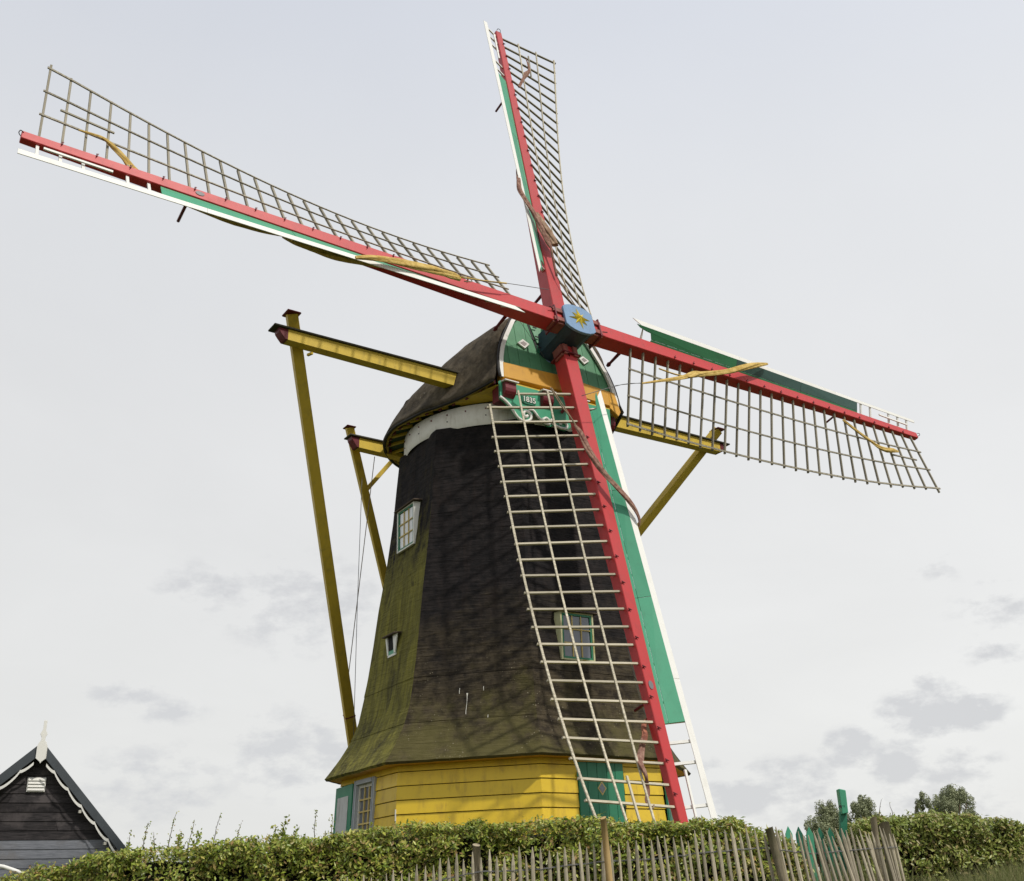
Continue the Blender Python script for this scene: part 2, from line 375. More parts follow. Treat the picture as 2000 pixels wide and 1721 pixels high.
def tube(name, parent, pts, radii, mat, seg=8, twist=0, folds=0, label=None, smooth=True, flat=None):
    pts = [Vector(p) for p in pts]
    if isinstance(radii, (int, float)): radii = [radii]*len(pts)
    v = []; f = []; prev = None
    for i, p in enumerate(pts):
        d = (pts[min(i+1, len(pts)-1)]-pts[max(i-1, 0)]).normalized()
        if prev is None:
            a = d.orthogonal().normalized()
        else:
            a = (prev - d*prev.dot(d)).normalized()
        prev = a; b = d.cross(a)
        for k in range(seg):
            th = 2*pi*k/seg + twist*i
            r = radii[i]*(1+folds*(.5 if k % 2 else -.5) + (folds*.35*sin(3*th+i) if folds else 0))
            q = a*cos(th)*r + b*sin(th)*r
            if flat: q = q - Vector(flat)*q.dot(Vector(flat))*.45
            v.append(p+q)
    n = len(pts)
    for i in range(n-1):
        for k in range(seg): f.append((i*seg+k, i*seg+(k+1) % seg, (i+1)*seg+(k+1) % seg, (i+1)*seg+k))
    f.append(tuple(range(seg-1, -1, -1))); f.append(tuple(range((n-1)*seg, n*seg)))
    return part(name, parent, v, f, mat, smooth, label)
def smoothpath(pts, n=4):
    pts = [Vector(p) for p in pts]; out = []
    for i in range(len(pts)-1):
        p0 = pts[max(i-1, 0)]; p1 = pts[i]; p2 = pts[i+1]; p3 = pts[min(i+2, len(pts)-1)]
        for k in range(n):
            t = k/n
            out.append(.5*((2*p1)+(p2-p0)*t+(2*p0-5*p1+4*p2-p3)*t*t+(3*p1-p0-3*p2+p3)*t**3))
    out.append(pts[-1]); return out
def cloth_leaves(name, parent, C_, N_, L_, W_, mat, curl=.25, updir=None):
    """many leaf-shaped folded faces at centres C_ with normals N_"""
    n = len(C_); C_ = C_.astype(float); N_ = N_/np.linalg.norm(N_, axis=1)[:, None]
    r = RNG.normal(size=(n, 3)) + (0 if updir is None else np.array(updir)*1.2)
    T = r - (r*N_).sum(1)[:, None]*N_; T /= np.linalg.norm(T, axis=1)[:, None]; Bt = np.cross(N_, T)
    L_ = L_[:, None]; W_ = W_[:, None]
    v = np.stack([C_-T*L_/2, C_+Bt*W_/2+N_*W_*curl, C_+T*L_/2, C_-Bt*W_/2+N_*W_*curl], 1).reshape(-1, 3)
    b = np.array(BASE[parent.name]); v -= b
    idx = np.arange(n)*4
    tris = np.stack([idx, idx+1, idx+2, idx, idx+2, idx+3], 1).reshape(-1)
    me = bpy.data.meshes.new(name); me.vertices.add(n*4); me.vertices.foreach_set('co', v.reshape(-1))
    me.loops.add(n*6); me.loops.foreach_set('vertex_index', tris)
    me.polygons.add(n*2); me.polygons.foreach_set('loop_start', np.arange(n*2)*3)
    me.update(calc_edges=True); me.validate(); me.materials.append(mat)
    o = bpy.data.objects.new(name, me); COL.objects.link(o); o.parent = parent; BASE[o.name] = BASE[parent.name]
    return o
def vnoise(P, scale, seed=0):
    """smooth lattice noise on an (n,3) array, 0..1"""
    Q = P*scale + seed*17.31; i = np.floor(Q).astype(int); f = Q-i; f = f*f*(3-2*f); out = 0
    for dx in (0, 1):
        for dy in (0, 1):
            for dz in (0, 1):
                h = ((i[:, 0]+dx)*73856093) ^ ((i[:, 1]+dy)*19349663) ^ ((i[:, 2]+dz)*83492791)
                h = ((h*(h & 0xffff)*15731+789221) & 0x7fffffff)/0x7fffffff
                w = (f[:, 0] if dx else 1-f[:, 0])*(f[:, 1] if dy else 1-f[:, 1])*(f[:, 2] if dz else 1-f[:, 2])
                out = out + h*w
    return out

# ------------------------------------------------------------------ ground
def gz(x, y):
    """height of the land, relative to the eye"""
    r = min(1, max(0, (y-3)/6)); r = r*r*(3-2*r)
    r2 = min(1, max(0, (y-11)/6)); r2 = r2*r2*(3-2*r2)
    d = sqrt((x-.5)**2+(y-25)**2)
    m = min(1, max(0, (16-d)/8)); m = m*m*(3-2*m)
    far = min(1, max(0, (d-20)/12)); far = far*far*(3-2*far)
    h = -1.6 + 1.0*r + .9*r2*m + .1*mnoise.noise(Vector((x*.3, y*.3, 0)))*.5
    return h*(1-far) + (-1.5)*far
gx = sorted(set([round(v, 2) for v in np.concatenate([np.linspace(-40, 40, 81), np.linspace(-2500, 2500, 21)])]))
gy = sorted(set([round(v, 2) for v in np.concatenate([np.linspace(-20, 60, 81), np.linspace(-2500, 4500, 25)])]))
gv = [(x, y, gz(x, y)) for y in gy for x in gx]; nx = len(gx)
gf = [(j*nx+i, j*nx+i+1, (j+1)*nx+i+1, (j+1)*nx+i) for j in range(len(gy)-1) for i in range(nx-1)]
g = part('ground', None, gv, gf, GROUND, True); g.location = (0, 0, 0); g['kind'] = 'structure'

# ------------------------------------------------------------------ WINDMILL
C = V(-0.247, 25.4334, 0.0)
AZ, TILT, PHI = 0.60234, 0.25979, -0.02679
e1 = V(cos(AZ), sin(AZ), 0); hh = V(sin(AZ), -cos(AZ), 0); ez = V(0, 0, 1)
H = V(1.57116, 22.78909, 12.63616)
YAW = -2.98631
MB = 0.30
mill = root('windmill', 'black tarred octagonal windmill with yellow base and four red and green lattice sails', 'windmill', (C.x, C.y, MB))
def ridge(j): a = YAW+j*pi/4; return V(cos(a), sin(a), 0)
def K(x, y, z): return C + e1*x + hh*y + ez*z
PROF = [(2.66, 4.135), (2.76, 4.045), (3.1, 3.80), (3.46, 3.58), (3.82, 3.44), (4.4, 3.32), (4.88, 3.24), (5.5, 3.15), (6.4, 3.035), (7.1, 2.92), (7.55, 2.85), (8.55, 2.725), (9.45, 2.65), (10.27, 2.575)]
def prad(z): return float(np.interp(z, [a for a, b in PROF], [b for a, b in PROF]))

# --- base walls with lapped planks
RB = lambda z: 3.777 + (2.478-z)*.044
facedat = {}
def facept(j, s, z, off, rfun):
    fk = lambda q_: rfun*(1-.032*min(1, max(0, (3.7-z)/.9))) if (q_ % 8 == 3 and z > 2.64) else rfun
    A = C+ridge(j)*fk(j); B = C+ridge(j+1)*fk(j+1); t = (B-A).normalized(); n = (ridge(j)+ridge(j+1)).normalized()
    return A + t*s + n*off + ez*z
def flen(r): return 2*r*sin(pi/8)
joints = [2.62, 2.478, 2.211, 1.944, 1.677, 1.410, 1.143, .876, .609, .34]
OPEN = {0: (.90, 1.88, 2.50, .75), 2: (.84, 1.94, 2.53, .40), 4: (.9, 1.9, 2.5, .8), 6: (.9, 1.9, 2.5, .8)}
for j in range(8):
    wall = node('base_wall', mill)
    for k in range(len(joints)-1):
        zt, zb = joints[k]-.004, joints[k+1]+.009
        rt, rb_ = RB(zt), RB(zb)
        ln = flen(rt)
        segs = [(0, ln)]
        if j in OPEN:
            a, b, ot, ob = OPEN[j]
            if zt <= ot+.05 and zb >= ob-.15: segs = [(0, a-.004), (b+.004, ln)]
        for (a, b) in segs:
            rb2 = rb_ + .022
            ea = 0 if a == 0 else None; eb = 0 if b == ln else None
            def pt(s, z, r, end, off=0):
                if end == 'a': return facept(j, 0, z, off, r)
                if end == 'b': return facept(j, flen(r), z, off, r)
                return facept(j, s+(flen(r)-ln)/2, z, off, r)
            E0 = 'a' if a == 0 else None; E1 = 'b' if b == ln else None
            front = [pt(a, zb, rb2, E0), pt(b, zb, rb2, E1), pt(b, zt, rt, E1), pt(a, zt, rt, E0)]
            back = [pt(a, zb, rb_-.03, E0), pt(b, zb, rb_-.03, E1), pt(b, zt, rt-.03, E1), pt(a, zt, rt-.03, E0)]
            bevelled('plank', wall, front+back, BOXF, YEL, .003)
# dark core behind the planks
cv = []; cf = []
for z in (MB-.1, 2.7):
    for j in range(8): cv.append(C+ridge(j)*3.70+ez*z)
cf = [(j, (j+1) % 8, 8+(j+1) % 8, 8+j) for j in range(8)] + [tuple(range(8))[::-1], tuple(range(8, 16))]
part('inner_wall', mill, cv, cf, INT)
# white putty at the corner between the two visible walls
cs = C+ridge(1)*(RB(1.75)+.022)
stick('corner_strip', mill, cs+ez*1.30, cs+ez*1.78, .022, .014, ridge(1), WHITE)

# --- tarred felt tower: overlapping felt panels, eight faces
tower = node('tower', mill)
courses = [(2.66, 3.46), (3.45, 4.42), (4.41, 10.28)]
for j in range(8):
    for ci, (z0, z1) in enumerate(courses):
        nu, nv = 22, max(4, int((z1-z0)*11))
        v = []
        for b in range(nv+1):
            fz = b/nv; z = z0+(z1-z0)*fz; r = prad(z) + (.011*max(0, 1-fz*(z1-z0)/.3))
            for a in range(nu+1):
                fa = a/nu; p = facept(j, flen(r)*fa, z, 0, r)
                edge = min(1, min(fa, 1-fa)*6)
                n = (ridge(j)+ridge(j+1)).normalized()
                q = Vector((p.x*.9, p.y*.9, p.z*5.5)) if j != 0 else Vector((p.x*2.5, p.y*2.5, p.z*1.2))
                w = mnoise.noise(q)*.030*edge + mnoise.noise(q*2.3)*.010*edge + mnoise.noise(p*1.1)*.022*edge
                if ci == 0 and b == 0: p = p - ez*(.012*(1+mnoise.noise(p*5)))
                v.append(p+n*w)
        m = len(v); nn = (ridge(j)+ridge(j+1)).normalized()
        f = [(b*(nu+1)+a, b*(nu+1)+a+1, (b+1)*(nu+1)+a+1, (b+1)*(nu+1)+a) for b in range(nv) for a in range(nu)]
        # lower lip so that each course has a thickness
        th = .05 if ci == 0 else .018
        for a in range(nu+1): v.append(v[a].copy())
        for a in range(nu+1): v.append(v[a]-nn*th - (ez*.045 if ci == 0 else ez*0))
        f += [(m+a, m+nu+1+a, m+nu+2+a, m+a+1) for a in range(nu)]
        part('felt_panel', tower, v, f, FELT, True)
# skirt soffit
sv = []; sf = []
for j in range(8): sv += [C+ridge(j)*(4.07 if j != 3 else 3.94)+ez*2.617, C+ridge(j)*3.72+ez*2.60]
sf = [(2*j, 2*j+1, (2*j+3) % 16, (2*j+2) % 16) for j in range(8)]
part('skirt_soffit', mill, sv, sf, OCH)
# bird streaks on the centre face
for (fu, z, L) in ((.47, 3.98, .44), (.405, 4.1, .12), (.60, 4.1, .09), (.64, 3.5, .06)):
    v = []
    N = 6
    for i in range(N+1):
        z_ = z - L*i/N; r = prad(z_)+.018; w = (.015 if i == 0 and L > .3 else .0045)*(1+.5*random.random())
        s_ = flen(r)*fu+random.uniform(-.004, .004)
        v += [facept(1, s_-w, z_, .02, r), facept(1, s_+w, z_, .02, r)]
    part('bird_streak', tower, v, [(2*i, 2*i+1, 2*i+3, 2*i+2) for i in range(N)], OLDWHITE)

# --- ring under the cap, with bolts
rv = []; rf = []
N = 96
ring_prof = [(2.44, 10.22), (2.475, 10.30), (2.475, 10.74), (2.40, 10.76)]
for i in range(N):
    a = 2*pi*i/N
    for r, z in ring_prof: rv.append(C+V(cos(a)*r, sin(a)*r, z))
m = len(ring_prof)
rf = [(i*m+k, ((i+1) % N)*m+k, ((i+1) % N)*m+k+1, i*m+k+1) for i in range(N) for k in range(m-1)]
ringo = part('collar_ring', mill, rv, rf, paint('ring_white_paint', (0.76, 0.75, 0.70), .3, (.36, .32, .24), .55, .02), True)
for i in range(32):
    a = 2*pi*(i+.3)/32; d = V(cos(a), sin(a), 0)
    stick('bolt', ringo, C+d*2.47+ez*(10.62 if i % 2 else 10.60), C+d*2.495+ez*10.61, .028, .028, ez, DRED)
    if i % 2: stick('bolt', ringo, C+d*2.47+ez*10.44, C+d*2.49+ez*10.44, .024, .024, ez, BLACKW)

# --- cap
YC = -.4
def capw(y):
    if y < YC: return sqrt(max(0, 2.78**2-(y-YC)**2))
    return float(np.interp(y, [-.4, .6, 1.5, 2.5], [2.78, 2.63, 2.25, 1.86]))
def caph(y): return float(np.interp(y, [-3.23, -3.0, -2.4, -2, -1, 0, 1, 2.5], [.07, .24, .56, .80, 1.44, 2.06, 2.50, 2.80]))
US = [0, .07, .16, .3, .43, .585, .717, .85, .95, 1]; XS = [1, .965, .925, .89, .85, .765, .655, .44, .22, 0]
def capx(u, y):
    k = min(1, max(0, (.3-y)/3.0))
    s = float(np.interp(u, US, XS)); e = sqrt(max(0, 1-u*u))
    return s*(1-k)+e*k
def zbot(y): return 10.80 + .22*max(0, (y-.8)/1.7)**2
def gy(z): return 2.5-.18*(z-11.2)
ys = list(np.linspace(-3.16, 2.5, 46)); us = list(np.linspace(0, 1, 18))
cv = []; 
for y in ys:
    w = capw(y); zb = zbot(y); hg = 10.82+caph(y)-zb
    row = []
    for sgn in (-1, 1):
        for u in (us if sgn < 0 else us[-2::-1]):
            z = zb+hg*u; x = sgn*w*capx(u, y)
            yy = y if y < 2.3 else y - (.18*(z-11.2) if y >= 2.49 else .09*(z-11.2))
            p = K(x, yy, z); n_ = (p-K(0, 0, 11.2)).normalized()
            p += n_*(.03*mnoise.noise(p*1.3)+.012*mnoise.noise(p*4))*(1 if y < 2.3 else 0)
            row.append(p)
    cv += row
nr = len(us)*2-1
cf = [(i*nr+k, i*nr+k+1, (i+1)*nr+k+1, (i+1)*nr+k) for i in range(len(ys)-1) for k in range(nr-1)]
# thickness: inner shell at the lower edge
cap = part('cap_roof', mill, cv, cf, CAPFELT, True)
sm = cap.modifiers.new('solid', 'SOLIDIFY'); sm.thickness = .06; sm.offset = -1
# dark rim along the lower edge
rimL = [K(-capw(y)*1.005, y, zbot(y)-.01) for y in ys[1:]]
rimR = [K(capw(y)*1.005, y, zbot(y)-.01) for y in ys[1:]]
rear = [K(capw(ys[1])*x, -3.14-.05*(1-x*x), 10.79) for x in (-.8, -.4, 0, .4, .8)]
tube('roof_rim', cap, smoothpath(list(reversed(rimL))+rear+rimR, 1), .035, BLACKW, 6)
RIMB = paint('dirty_ochre_board', (0.36, 0.25, 0.04), .5, (.08, .06, .03), .6)
tube('rim_board', cap, smoothpath([p-(p-K(0, YC, 10.8)).normalized()*.08+ez*.02 for p in list(reversed(rimL))+rear+rimR], 1), .038, RIMB, 6)
for i_, p in enumerate((list(reversed(rimL))+rear+rimR)[::3]):
    q_ = p-(p-K(0, YC, 10.8)).normalized()*.13; stick('rim_bracket', cap, q_+ez*.05, q_-ez*.035, .09, .05, e1, DRED)
# underside: green boarding with yellow rafters
uv = [K(0, YC, 10.90)]; ucirc = []
for a in np.linspace(0, 2*pi, 73)[:-1]:
    y = YC+2.83*sin(a); y = max(-3.2, min(2.45, y*1.0)); x = (1 if cos(a) > 0 else -1)*min(abs(2.83*cos(a)) if y < YC else capw(y)*min(1, abs(cos(a))*1.25), capw(y))*.985
    ucirc.append(K(x, y, zbot(y)+.06))
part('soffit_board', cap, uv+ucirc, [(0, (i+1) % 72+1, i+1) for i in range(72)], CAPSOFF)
for k, deg in enumerate(range(100, 262, 11)):
    a = radians(deg)
    d = e1*cos(a)*1 + hh*sin(a)*-1 if False else None
    # direction measured from the viewer-side lateral axis round the rear
    ca, sa = cos(a), sin(a)
    x0, y0 = 2.42*ca, 2.42*sa
    x1, y1 = 2.76*ca, YC+2.80*sa
    if y1 > YC: x1 = -capw(min(2.4, y1))*.97*abs(ca)/max(abs(ca), .001) if abs(ca) > .75 else x1
    stick('rafter', cap, K(x0, y0, 10.84), K(x1, y1, zbot(max(-3.2, y1))+.02), .075, .05, ez, BYEL)
for k, deg in enumerate(range(-82, 80, 9)):
    a = radians(deg); ca, sa = cos(a), sin(a)
    stick('rafter', cap, K(2.42*ca, 2.42*sa, 10.84), K(2.76*ca, YC+2.8*sa if sa < 0 else 2.5*sa, 10.84), .085, .075, ez, BYEL)
# yellow boarding under the front corners
for sg in (-1, 1):
    slab('soffit_panel', cap, [K(sg*1.75, 2.42, 10.93), K(sg*2.0, 1.9, 10.86), K(sg*2.30, 1.35, 10.82), K(sg*2.0, 1.3, 10.81), K(sg*1.4, 2.05, 10.80), K(sg*.4, 2.5, 10.90)], -ez, .02, BYEL)
# creased flap low on the rear left of the roof
def capsurf(y, u, off=0.05, sg=-1):
    zb = zbot(y); z = zb+(10.82+caph(y)-zb)*u; p = K(sg*capw(y)*capx(u, y), y, z); return p+(p-K(0, y*.4, 10.9)).normalized()*off
slab('roof_flap', cap, [capsurf(-1.45, .36, .05), capsurf(-.55, .44, .09), capsurf(-.45, .52, .02), capsurf(-1.3, .50, .02)], V(-.8, -.3, .6), .04, CAPFELT)
# brush of dead grass on the beam
# --- front gable
gable = node('cap_gable', mill)
GP = [(11.12, 1.70), (11.30, 1.70), (11.65, 1.665), (12.0, 1.575), (12.35, 1.42), (12.9, 1.14), (13.25, .82), (13.48, .45), (13.6, 0)]
def gx_at(z): return float(np.interp(z, [a for a, b in GP], [b for a, b in GP]))
def gz_at(x): return float(np.interp(-abs(x), [-b for a, b in GP[1:]], [a for a, b in GP[1:]]))
def G(x, z, off=0): return K(x, gy(z)+off, z)
gn = (hh+ez*.18).normalized()
xs = [-1.66, -1.36, -1.07, -.76, -.42, -.08, .27, .62, .95, 1.28, 1.66]
for a, b in zip(xs[:-1], xs[1:]):
    a_, b_ = a+.004, b-.004
    top = [(x, gz_at(x)-.02) for x in np.linspace(b_, a_, 6)]
    pl = [(a_, 11.55), (b_, 11.55)] + [(x, max(z, 11.6)) for x, z in top]
    slab('gable_board', gable, [G(x, z, random.uniform(-.004, .004)) for x, z in pl], gn, .035, GABLEG, .005)
# shaft hatch to the left of the shaft, ajar
slab('hatch_board', gable, [G(-.62, 13.0, .03), G(-.47, 12.42, .05), G(-.14, 12.50, .10), G(-.18, 12.98, .08)], gn, .04, GABLEG, .006)
slab('hatch_gap', gable, [G(-.66, 13.0, .012), G(-.50, 12.22, .012), G(-.13, 12.24, .012), G(-.13, 13.0, .012)], gn, .01, BLACKW, 0)
slab('hatch_board', gable, [G(-.50, 12.36, .03), G(-.47, 12.15, .03), G(-.12, 12.12, .04), G(-.12, 12.36, .04)], gn, .03, DGREEN, .004)
for zz in (12.85, 12.58, 12.28): stick('hinge', gable, G(-.56+.1*(12.85-zz), zz, .09), G(-.46+.1*(12.85-zz), zz-.01, .10), .025, .02, hh, BLACKW)
# curved white edge trim, both sides
for sg in (-1, 1):
    tz = list(np.linspace(11.10, 13.55, 22)); o_ = []; i_ = []
    for z in tz:
        x = gx_at(z); fl = .10*max(0, (11.45-z)/.35)**2
        o_.append(G(sg*(x+.035-fl*.2), z, .09)); i_.append(G(sg*(x-.075-fl*.6), z, .09))
    v = o_+i_+[p-hh*.07 for p in o_]+[p-hh*.07 for p in i_]; n = len(tz)
    f = [(k, k+1, n+k+1, n+k) for k in range(n-1)] + [(k, 2*n+k, 2*n+k+1, k+1) for k in range(n-1)] + [(n+k, n+k+1, 3*n+k+1, 3*n+k) for k in range(n-1)]
    part('edge_trim', gable, v, f, WHITE if sg > 0 else WHITE)
    # thin dark roof edge outside of the trim
    tube('felt_edge', gable, [G(sg*(gx_at(z)+.06), z, .06) for z in tz], .03, BLACKW, 6)
    # panel of lighter paint strip
for (w4, nm) in (([(-1.05, 12.26), (-.89, 12.40), (-.73, 12.31), (-.87, 12.16)], 'gable_window'), ([(.79, 12.32), (.91, 12.42), (1.07, 12.33), (.91, 12.20)], 'gable_window')):
    cxm = sum(a for a, b in w4)/4; czm = sum(b for a, b in w4)/4
    fr = node(nm, gable) if False else None
    slab('window_frame', gable, [G(cxm+(a-cxm)*1.12, czm+(b-czm)*1.12, .05) for a, b in w4], gn, .04, WHITE, .004)
    slab('window_pane', gable, [G(cxm+(a-cxm)*.62, czm+(b-czm)*.62, .054) for a, b in w4], gn, .003, paint('dusty_pane', (.33, .28, .27), .1), 0)
# orange weather beam across the foot of the gable
slab('breast_beam', gable, [G(-1.66, 11.10, .10), G(.05, 11.14, .10), G(1.66, 11.06, .10), G(1.66, 11.50, .10), G(0, 11.60, .10), G(-1.62, 11.52, .10)], gn, .30, OCH, .01)
slab('breast_beam', gable, [G(1.40, 11.0, .112), G(1.62, 10.82, .11), G(1.72, 10.96, .11), G(1.66, 11.4, .11), G(1.45, 11.45, .112)], gn, .12, OCH, .01)
# oxblood corbels with white flashing
for x0, yf_ in ((-1.57, 2.74), (-.52, 2.74), (.45, 2.76), (1.58, 2.40)):
    v = []
    cprof = [(2.2, 10.93), (yf_, 10.92)]+[(yf_-.26+.28*cos(a), 10.76-.22*sin(a)) for a in np.linspace(0, pi/2, 6)]+[(2.2, 10.54)]
    for x in (x0-.15, x0+.15):
        for (y, z) in cprof: v.append(K(x, y, z))
    n = len(cprof)
    f = [tuple(range(n)), tuple(range(2*n-1, n-1, -1))] + [(i, (i+1) % n, (i+1) % n+n, i+n) for i in range(n)]
    cb = bevelled('corbel', gable, v, f, DRED, .006)
    slab('flashing', gable, [K(x0-.19, yf_+.07, 10.945), K(x0+.19, yf_+.07, 10.945), K(x0+.19, 2.55, 10.97), K(x0-.19, 2.55, 10.97)], ez, .028, WHITE, .003)
# soffit behind the beard board
slab('soffit_panel', gable, [K(-1.7, 2.62, 11.0), K(1.7, 2.62, 11.0), K(1.7, 2.0, 10.95), K(-1.7, 2.0, 10.95)], ez, .03, BYEL, 0)
# the green name board with its scrolled lower edge
YB = 2.62
lower = [(-1.79, 10.52), (-1.66, 10.46), (-1.52, 10.35), (-1.40, 10.20), (-1.30, 10.11), (-1.17, 10.07), (-1.03, 10.10), (-.95, 10.18), (-.93, 10.28), (-.86, 10.40), (-.78, 10.30), (-.70, 10.22), (-.58, 10.16), (-.46, 10.11), (-.34, 10.15), (-.25, 10.20), (-.12, 10.12), (.02, 10.11), (.14, 10.2), (.25, 10.3), (.35, 10.4), (.5, 10.24), (.65, 10.10), (.85, 10.10), (1.0, 10.2), (1.2, 10.42), (1.4, 10.52)]
board = node('name_board', mill)
ins = [(x, z+.0) for x, z in lower]
poly = [K(x, YB, z) for x, z in ins] + [K(1.4, YB, 10.97), K(-1.79, YB, 10.97)]
v = []; f = []
for x, z in ins: v += [K(x, YB, z), K(x, YB, 10.97), K(x, YB-.05, z), K(x, YB-.05, 10.97)]
for i in range(len(ins)-1):
    a = 4*i; b = a+4; f += [(a, b, b+1, a+1), (a, a+2, b+2, b), (a+3, a+2, b+2, b+3)]
part('board', board, v, f, GREEN)
for pts, r0 in (([(-1.80, 10.55), (-1.66, 10.48), (-1.52, 10.37), (-1.41, 10.22), (-1.30, 10.12), (-1.17, 10.085), (-1.04, 10.12), (-.97, 10.20), (-.98, 10.30), (-1.06, 10.35), (-1.15, 10.32), (-1.17, 10.24), (-1.11, 10.20), (-1.06, 10.25)], .028),
                ([(-1.03, 10.40), (-.92, 10.42), (-.84, 10.36), (-.76, 10.27), (-.66, 10.20), (-.55, 10.15)], .026),
                ([(-.64, 10.28), (-.60, 10.20), (-.50, 10.15), (-.44, 10.20), (-.48, 10.28), (-.56, 10.30), (-.62, 10.24)], .026),
                ([(-.42, 10.30), (-.34, 10.20), (-.25, 10.16), (-.12, 10.14), (.0, 10.15), (.06, 10.23), (.0, 10.30), (-.10, 10.30), (-.14, 10.22)], .028)):
    tube('white_scroll', board, smoothpath([K(x, YB+.02, z) for x, z in pts], 3), r0*1.25, WHITE, 6)
slab('date_panel', board, [K(-1.20, YB+.03, 10.57), K(-1.13, YB+.03, 10.53), K(-.89, YB+.03, 10.53), K(-.82, YB+.03, 10.57), K(-.82, YB+.03, 10.74), K(-1.20, YB+.03, 10.74)], hh, .03, DGREEN, .003)
def text(name, parent, s, size, origin, right_, up_, mat, depth=.006):
    cu = bpy.data.curves.new(name, 'FONT'); cu.body = s; cu.size = size; cu.extrude = depth; cu.align_x = 'CENTER'; cu.align_y = 'CENTER'; cu.offset = .002
    o = bpy.data.objects.new(name, cu); COL.objects.link(o)
    dg = bpy.context.evaluated_depsgraph_get(); me = bpy.data.meshes.new_from_object(o.evaluated_get(dg)); bpy.data.objects.remove(o)
    me.materials.clear(); me.materials.append(mat)
    o = bpy.data.objects.new(name, me); COL.objects.link(o); o.parent = parent
    n_ = right_.cross(up_); m_ = Matrix.Identity(4); q = origin-BASE[parent.name]
    for i in range(3): m_[i][0] = right_[i]; m_[i][1] = up_[i]; m_[i][2] = n_[i]; m_[i][3] = q[i]
    o.matrix_basis = m_; return o
text('date_1835', board, '1835', .185, K(-1.01, YB+.04, 10.64), e1, ez, WHITE)

# --- cross beams and braces of the tail
def yplank(name, x0, x1, y, z, h0, h1, w, n=10, curve=True):
    """lateral beam with lifted oxblood prow ends; x0 -> x1"""
    v = []; f = []
    def sec(x, zt, zb_): 
        for yy, z_ in ((y+w/2, zb_), (y-w/2, zb_), (y-w/2, zt), (y+w/2, zt)): v.append(K(x, yy, z_))
    L = abs(x1-x0)
    ks = list(np.linspace(0, 1, n))
    for t_ in ks: 
        x = x0+(x1-x0)*t_; hgt = h0+(h1-h0)*(1-abs(2*t_-1)); sec(x, z+.12, z+.12-hgt)
    f = [(4*i+a, 4*i+(a+1) % 4, 4*i+4+(a+1) % 4, 4*i+4+a) for i in range(n-1) for a in range(4)] + [(3, 2, 1, 0), (4*n-4, 4*n-3, 4*n-2, 4*n-1)]
    b = part(name, mill, v, f, BYEL)
    bm = bmesh.new(); bm.from_mesh(b.data); bmesh.ops.recalc_face_normals(bm, faces=bm.faces); bm.to_mesh(b.data); bm.free()
    return b
ZS = 11.49; YSP = 1.19
sp = yplank('cross_beam', -6.38, 6.38, YSP, ZS, .25, .36, .26, 21)
def prow(parent, x0, y, z, hgt, w, sg):
    v = []; prof = [(0, z+.12), (.22, z+.12), (.20, z+.04), (.14, z-.04), (.06, z+.12-hgt-.0), (0, z+.12-hgt)]
    for yy in (y+w/2+.002, y-w/2-.002):
        for dx, zz_ in prof: v.append(K(x0+sg*dx, yy, zz_))
    n = len(prof); f = [tuple(range(n)), tuple(range(2*n-1, n-1, -1))] + [(i, (i+1) % n, (i+1) % n+n, i+n) for i in range(n)]
    return bevelled('prow_end', parent, v, f, DRED, .006)
for sg in (-1, 1): prow(sp, sg*6.38, YSP, ZS, .25, .26, sg)
slab('cap_board', sp, [K(-6.72, YSP-.19, ZS+.16), K(6.72, YSP-.19, ZS+.16), K(6.72, YSP+.19, ZS+.16), K(-6.72, YSP+.19, ZS+.16)], ez, .038, mk_wood('mossy_cap_board', (.05, .045, .04), (.09, .085, .06)), .004)
for sg in (-1, 1):    # flashing collar where the beam enters the roof
    slab('flashing', sp, [K(sg*1.98, YSP+.155, ZS+.13), K(sg*1.78, YSP+.17, ZS+.13), K(sg*1.74, YSP+.17, ZS-.30), K(sg*1.95, YSP+.155, ZS-.26)], hh, .02, paint('lead_flashing', (.20, .17, .15), .4), .002)
    xa = 6.03 if sg < 0 else 6.07
    A_ = K(sg*(xa-.0), .93, ZS); B_ = K(sg*.3, -6.42, 1.5); d_ = (B_-A_).normalized()
    br = beam('long_brace', mill, A_-d_*.72, B_, e1, .19, .24, .19, .26, BYEL, .008)
    T_ = A_-d_*.72
    slab('brace_cap', br, [T_+e1*x+(-hh)*y for x, y in ((-.16, -.17), (.16, -.17), (.16, .17), (-.16, .17))], -d_, .04, DRED, .012)
    if sg < 0:
        j_ = A_.lerp(B_, .70); beam('iron_strap', br, j_, j_+d_*.03, e1, .21, .27, .21, .27, DRED, .003)
stick('bolt', sp, K(-5.85, YSP-.02, ZS-.30), K(-5.80, YSP+.12, ZS-.30), .05, .05, ez, BYEL)
# short rear spar with its own braces
sp2 = yplank('rear_beam', -2.98, 2.98, -2.2, 10.93, .27, .34, .26, 9)
for sg in (-1, 1): prow(sp2, sg*2.98, -2.2, 10.93, .27, .26, sg)
slab('cap_board', sp2, [K(-3.26, -2.39, 11.09), K(3.26, -2.39, 11.09), K(3.26, -2.01, 11.09), K(-3.26, -2.01, 11.09)], ez, .035, bpy.data.materials['mossy_cap_board'], .004)
for sg in (-1, 1):
    A_ = K(sg*3.02, -2.42, 11.15); B_ = K(sg*.12, -4.85, 6.1); d_ = (B_-A_).normalized()
    br = beam('short_brace', mill, A_-d_*.30, B_, e1, .15, .2, .15, .2, BYEL, .008)
    T_ = A_-d_*.30
    slab('brace_cap', br, [T_+e1*x+(-hh)*y for x, y in ((-.125, -.14), (.125, -.14), (.125, .14), (-.125, .14))], -d_, .03, DRED, .008)
    P_ = A_.lerp(B_, .23)
    beam('strut', mill, P_, K(sg*1.62, -2.95, 10.95), ez, .09, .11, .09, .11, BYEL, .006)
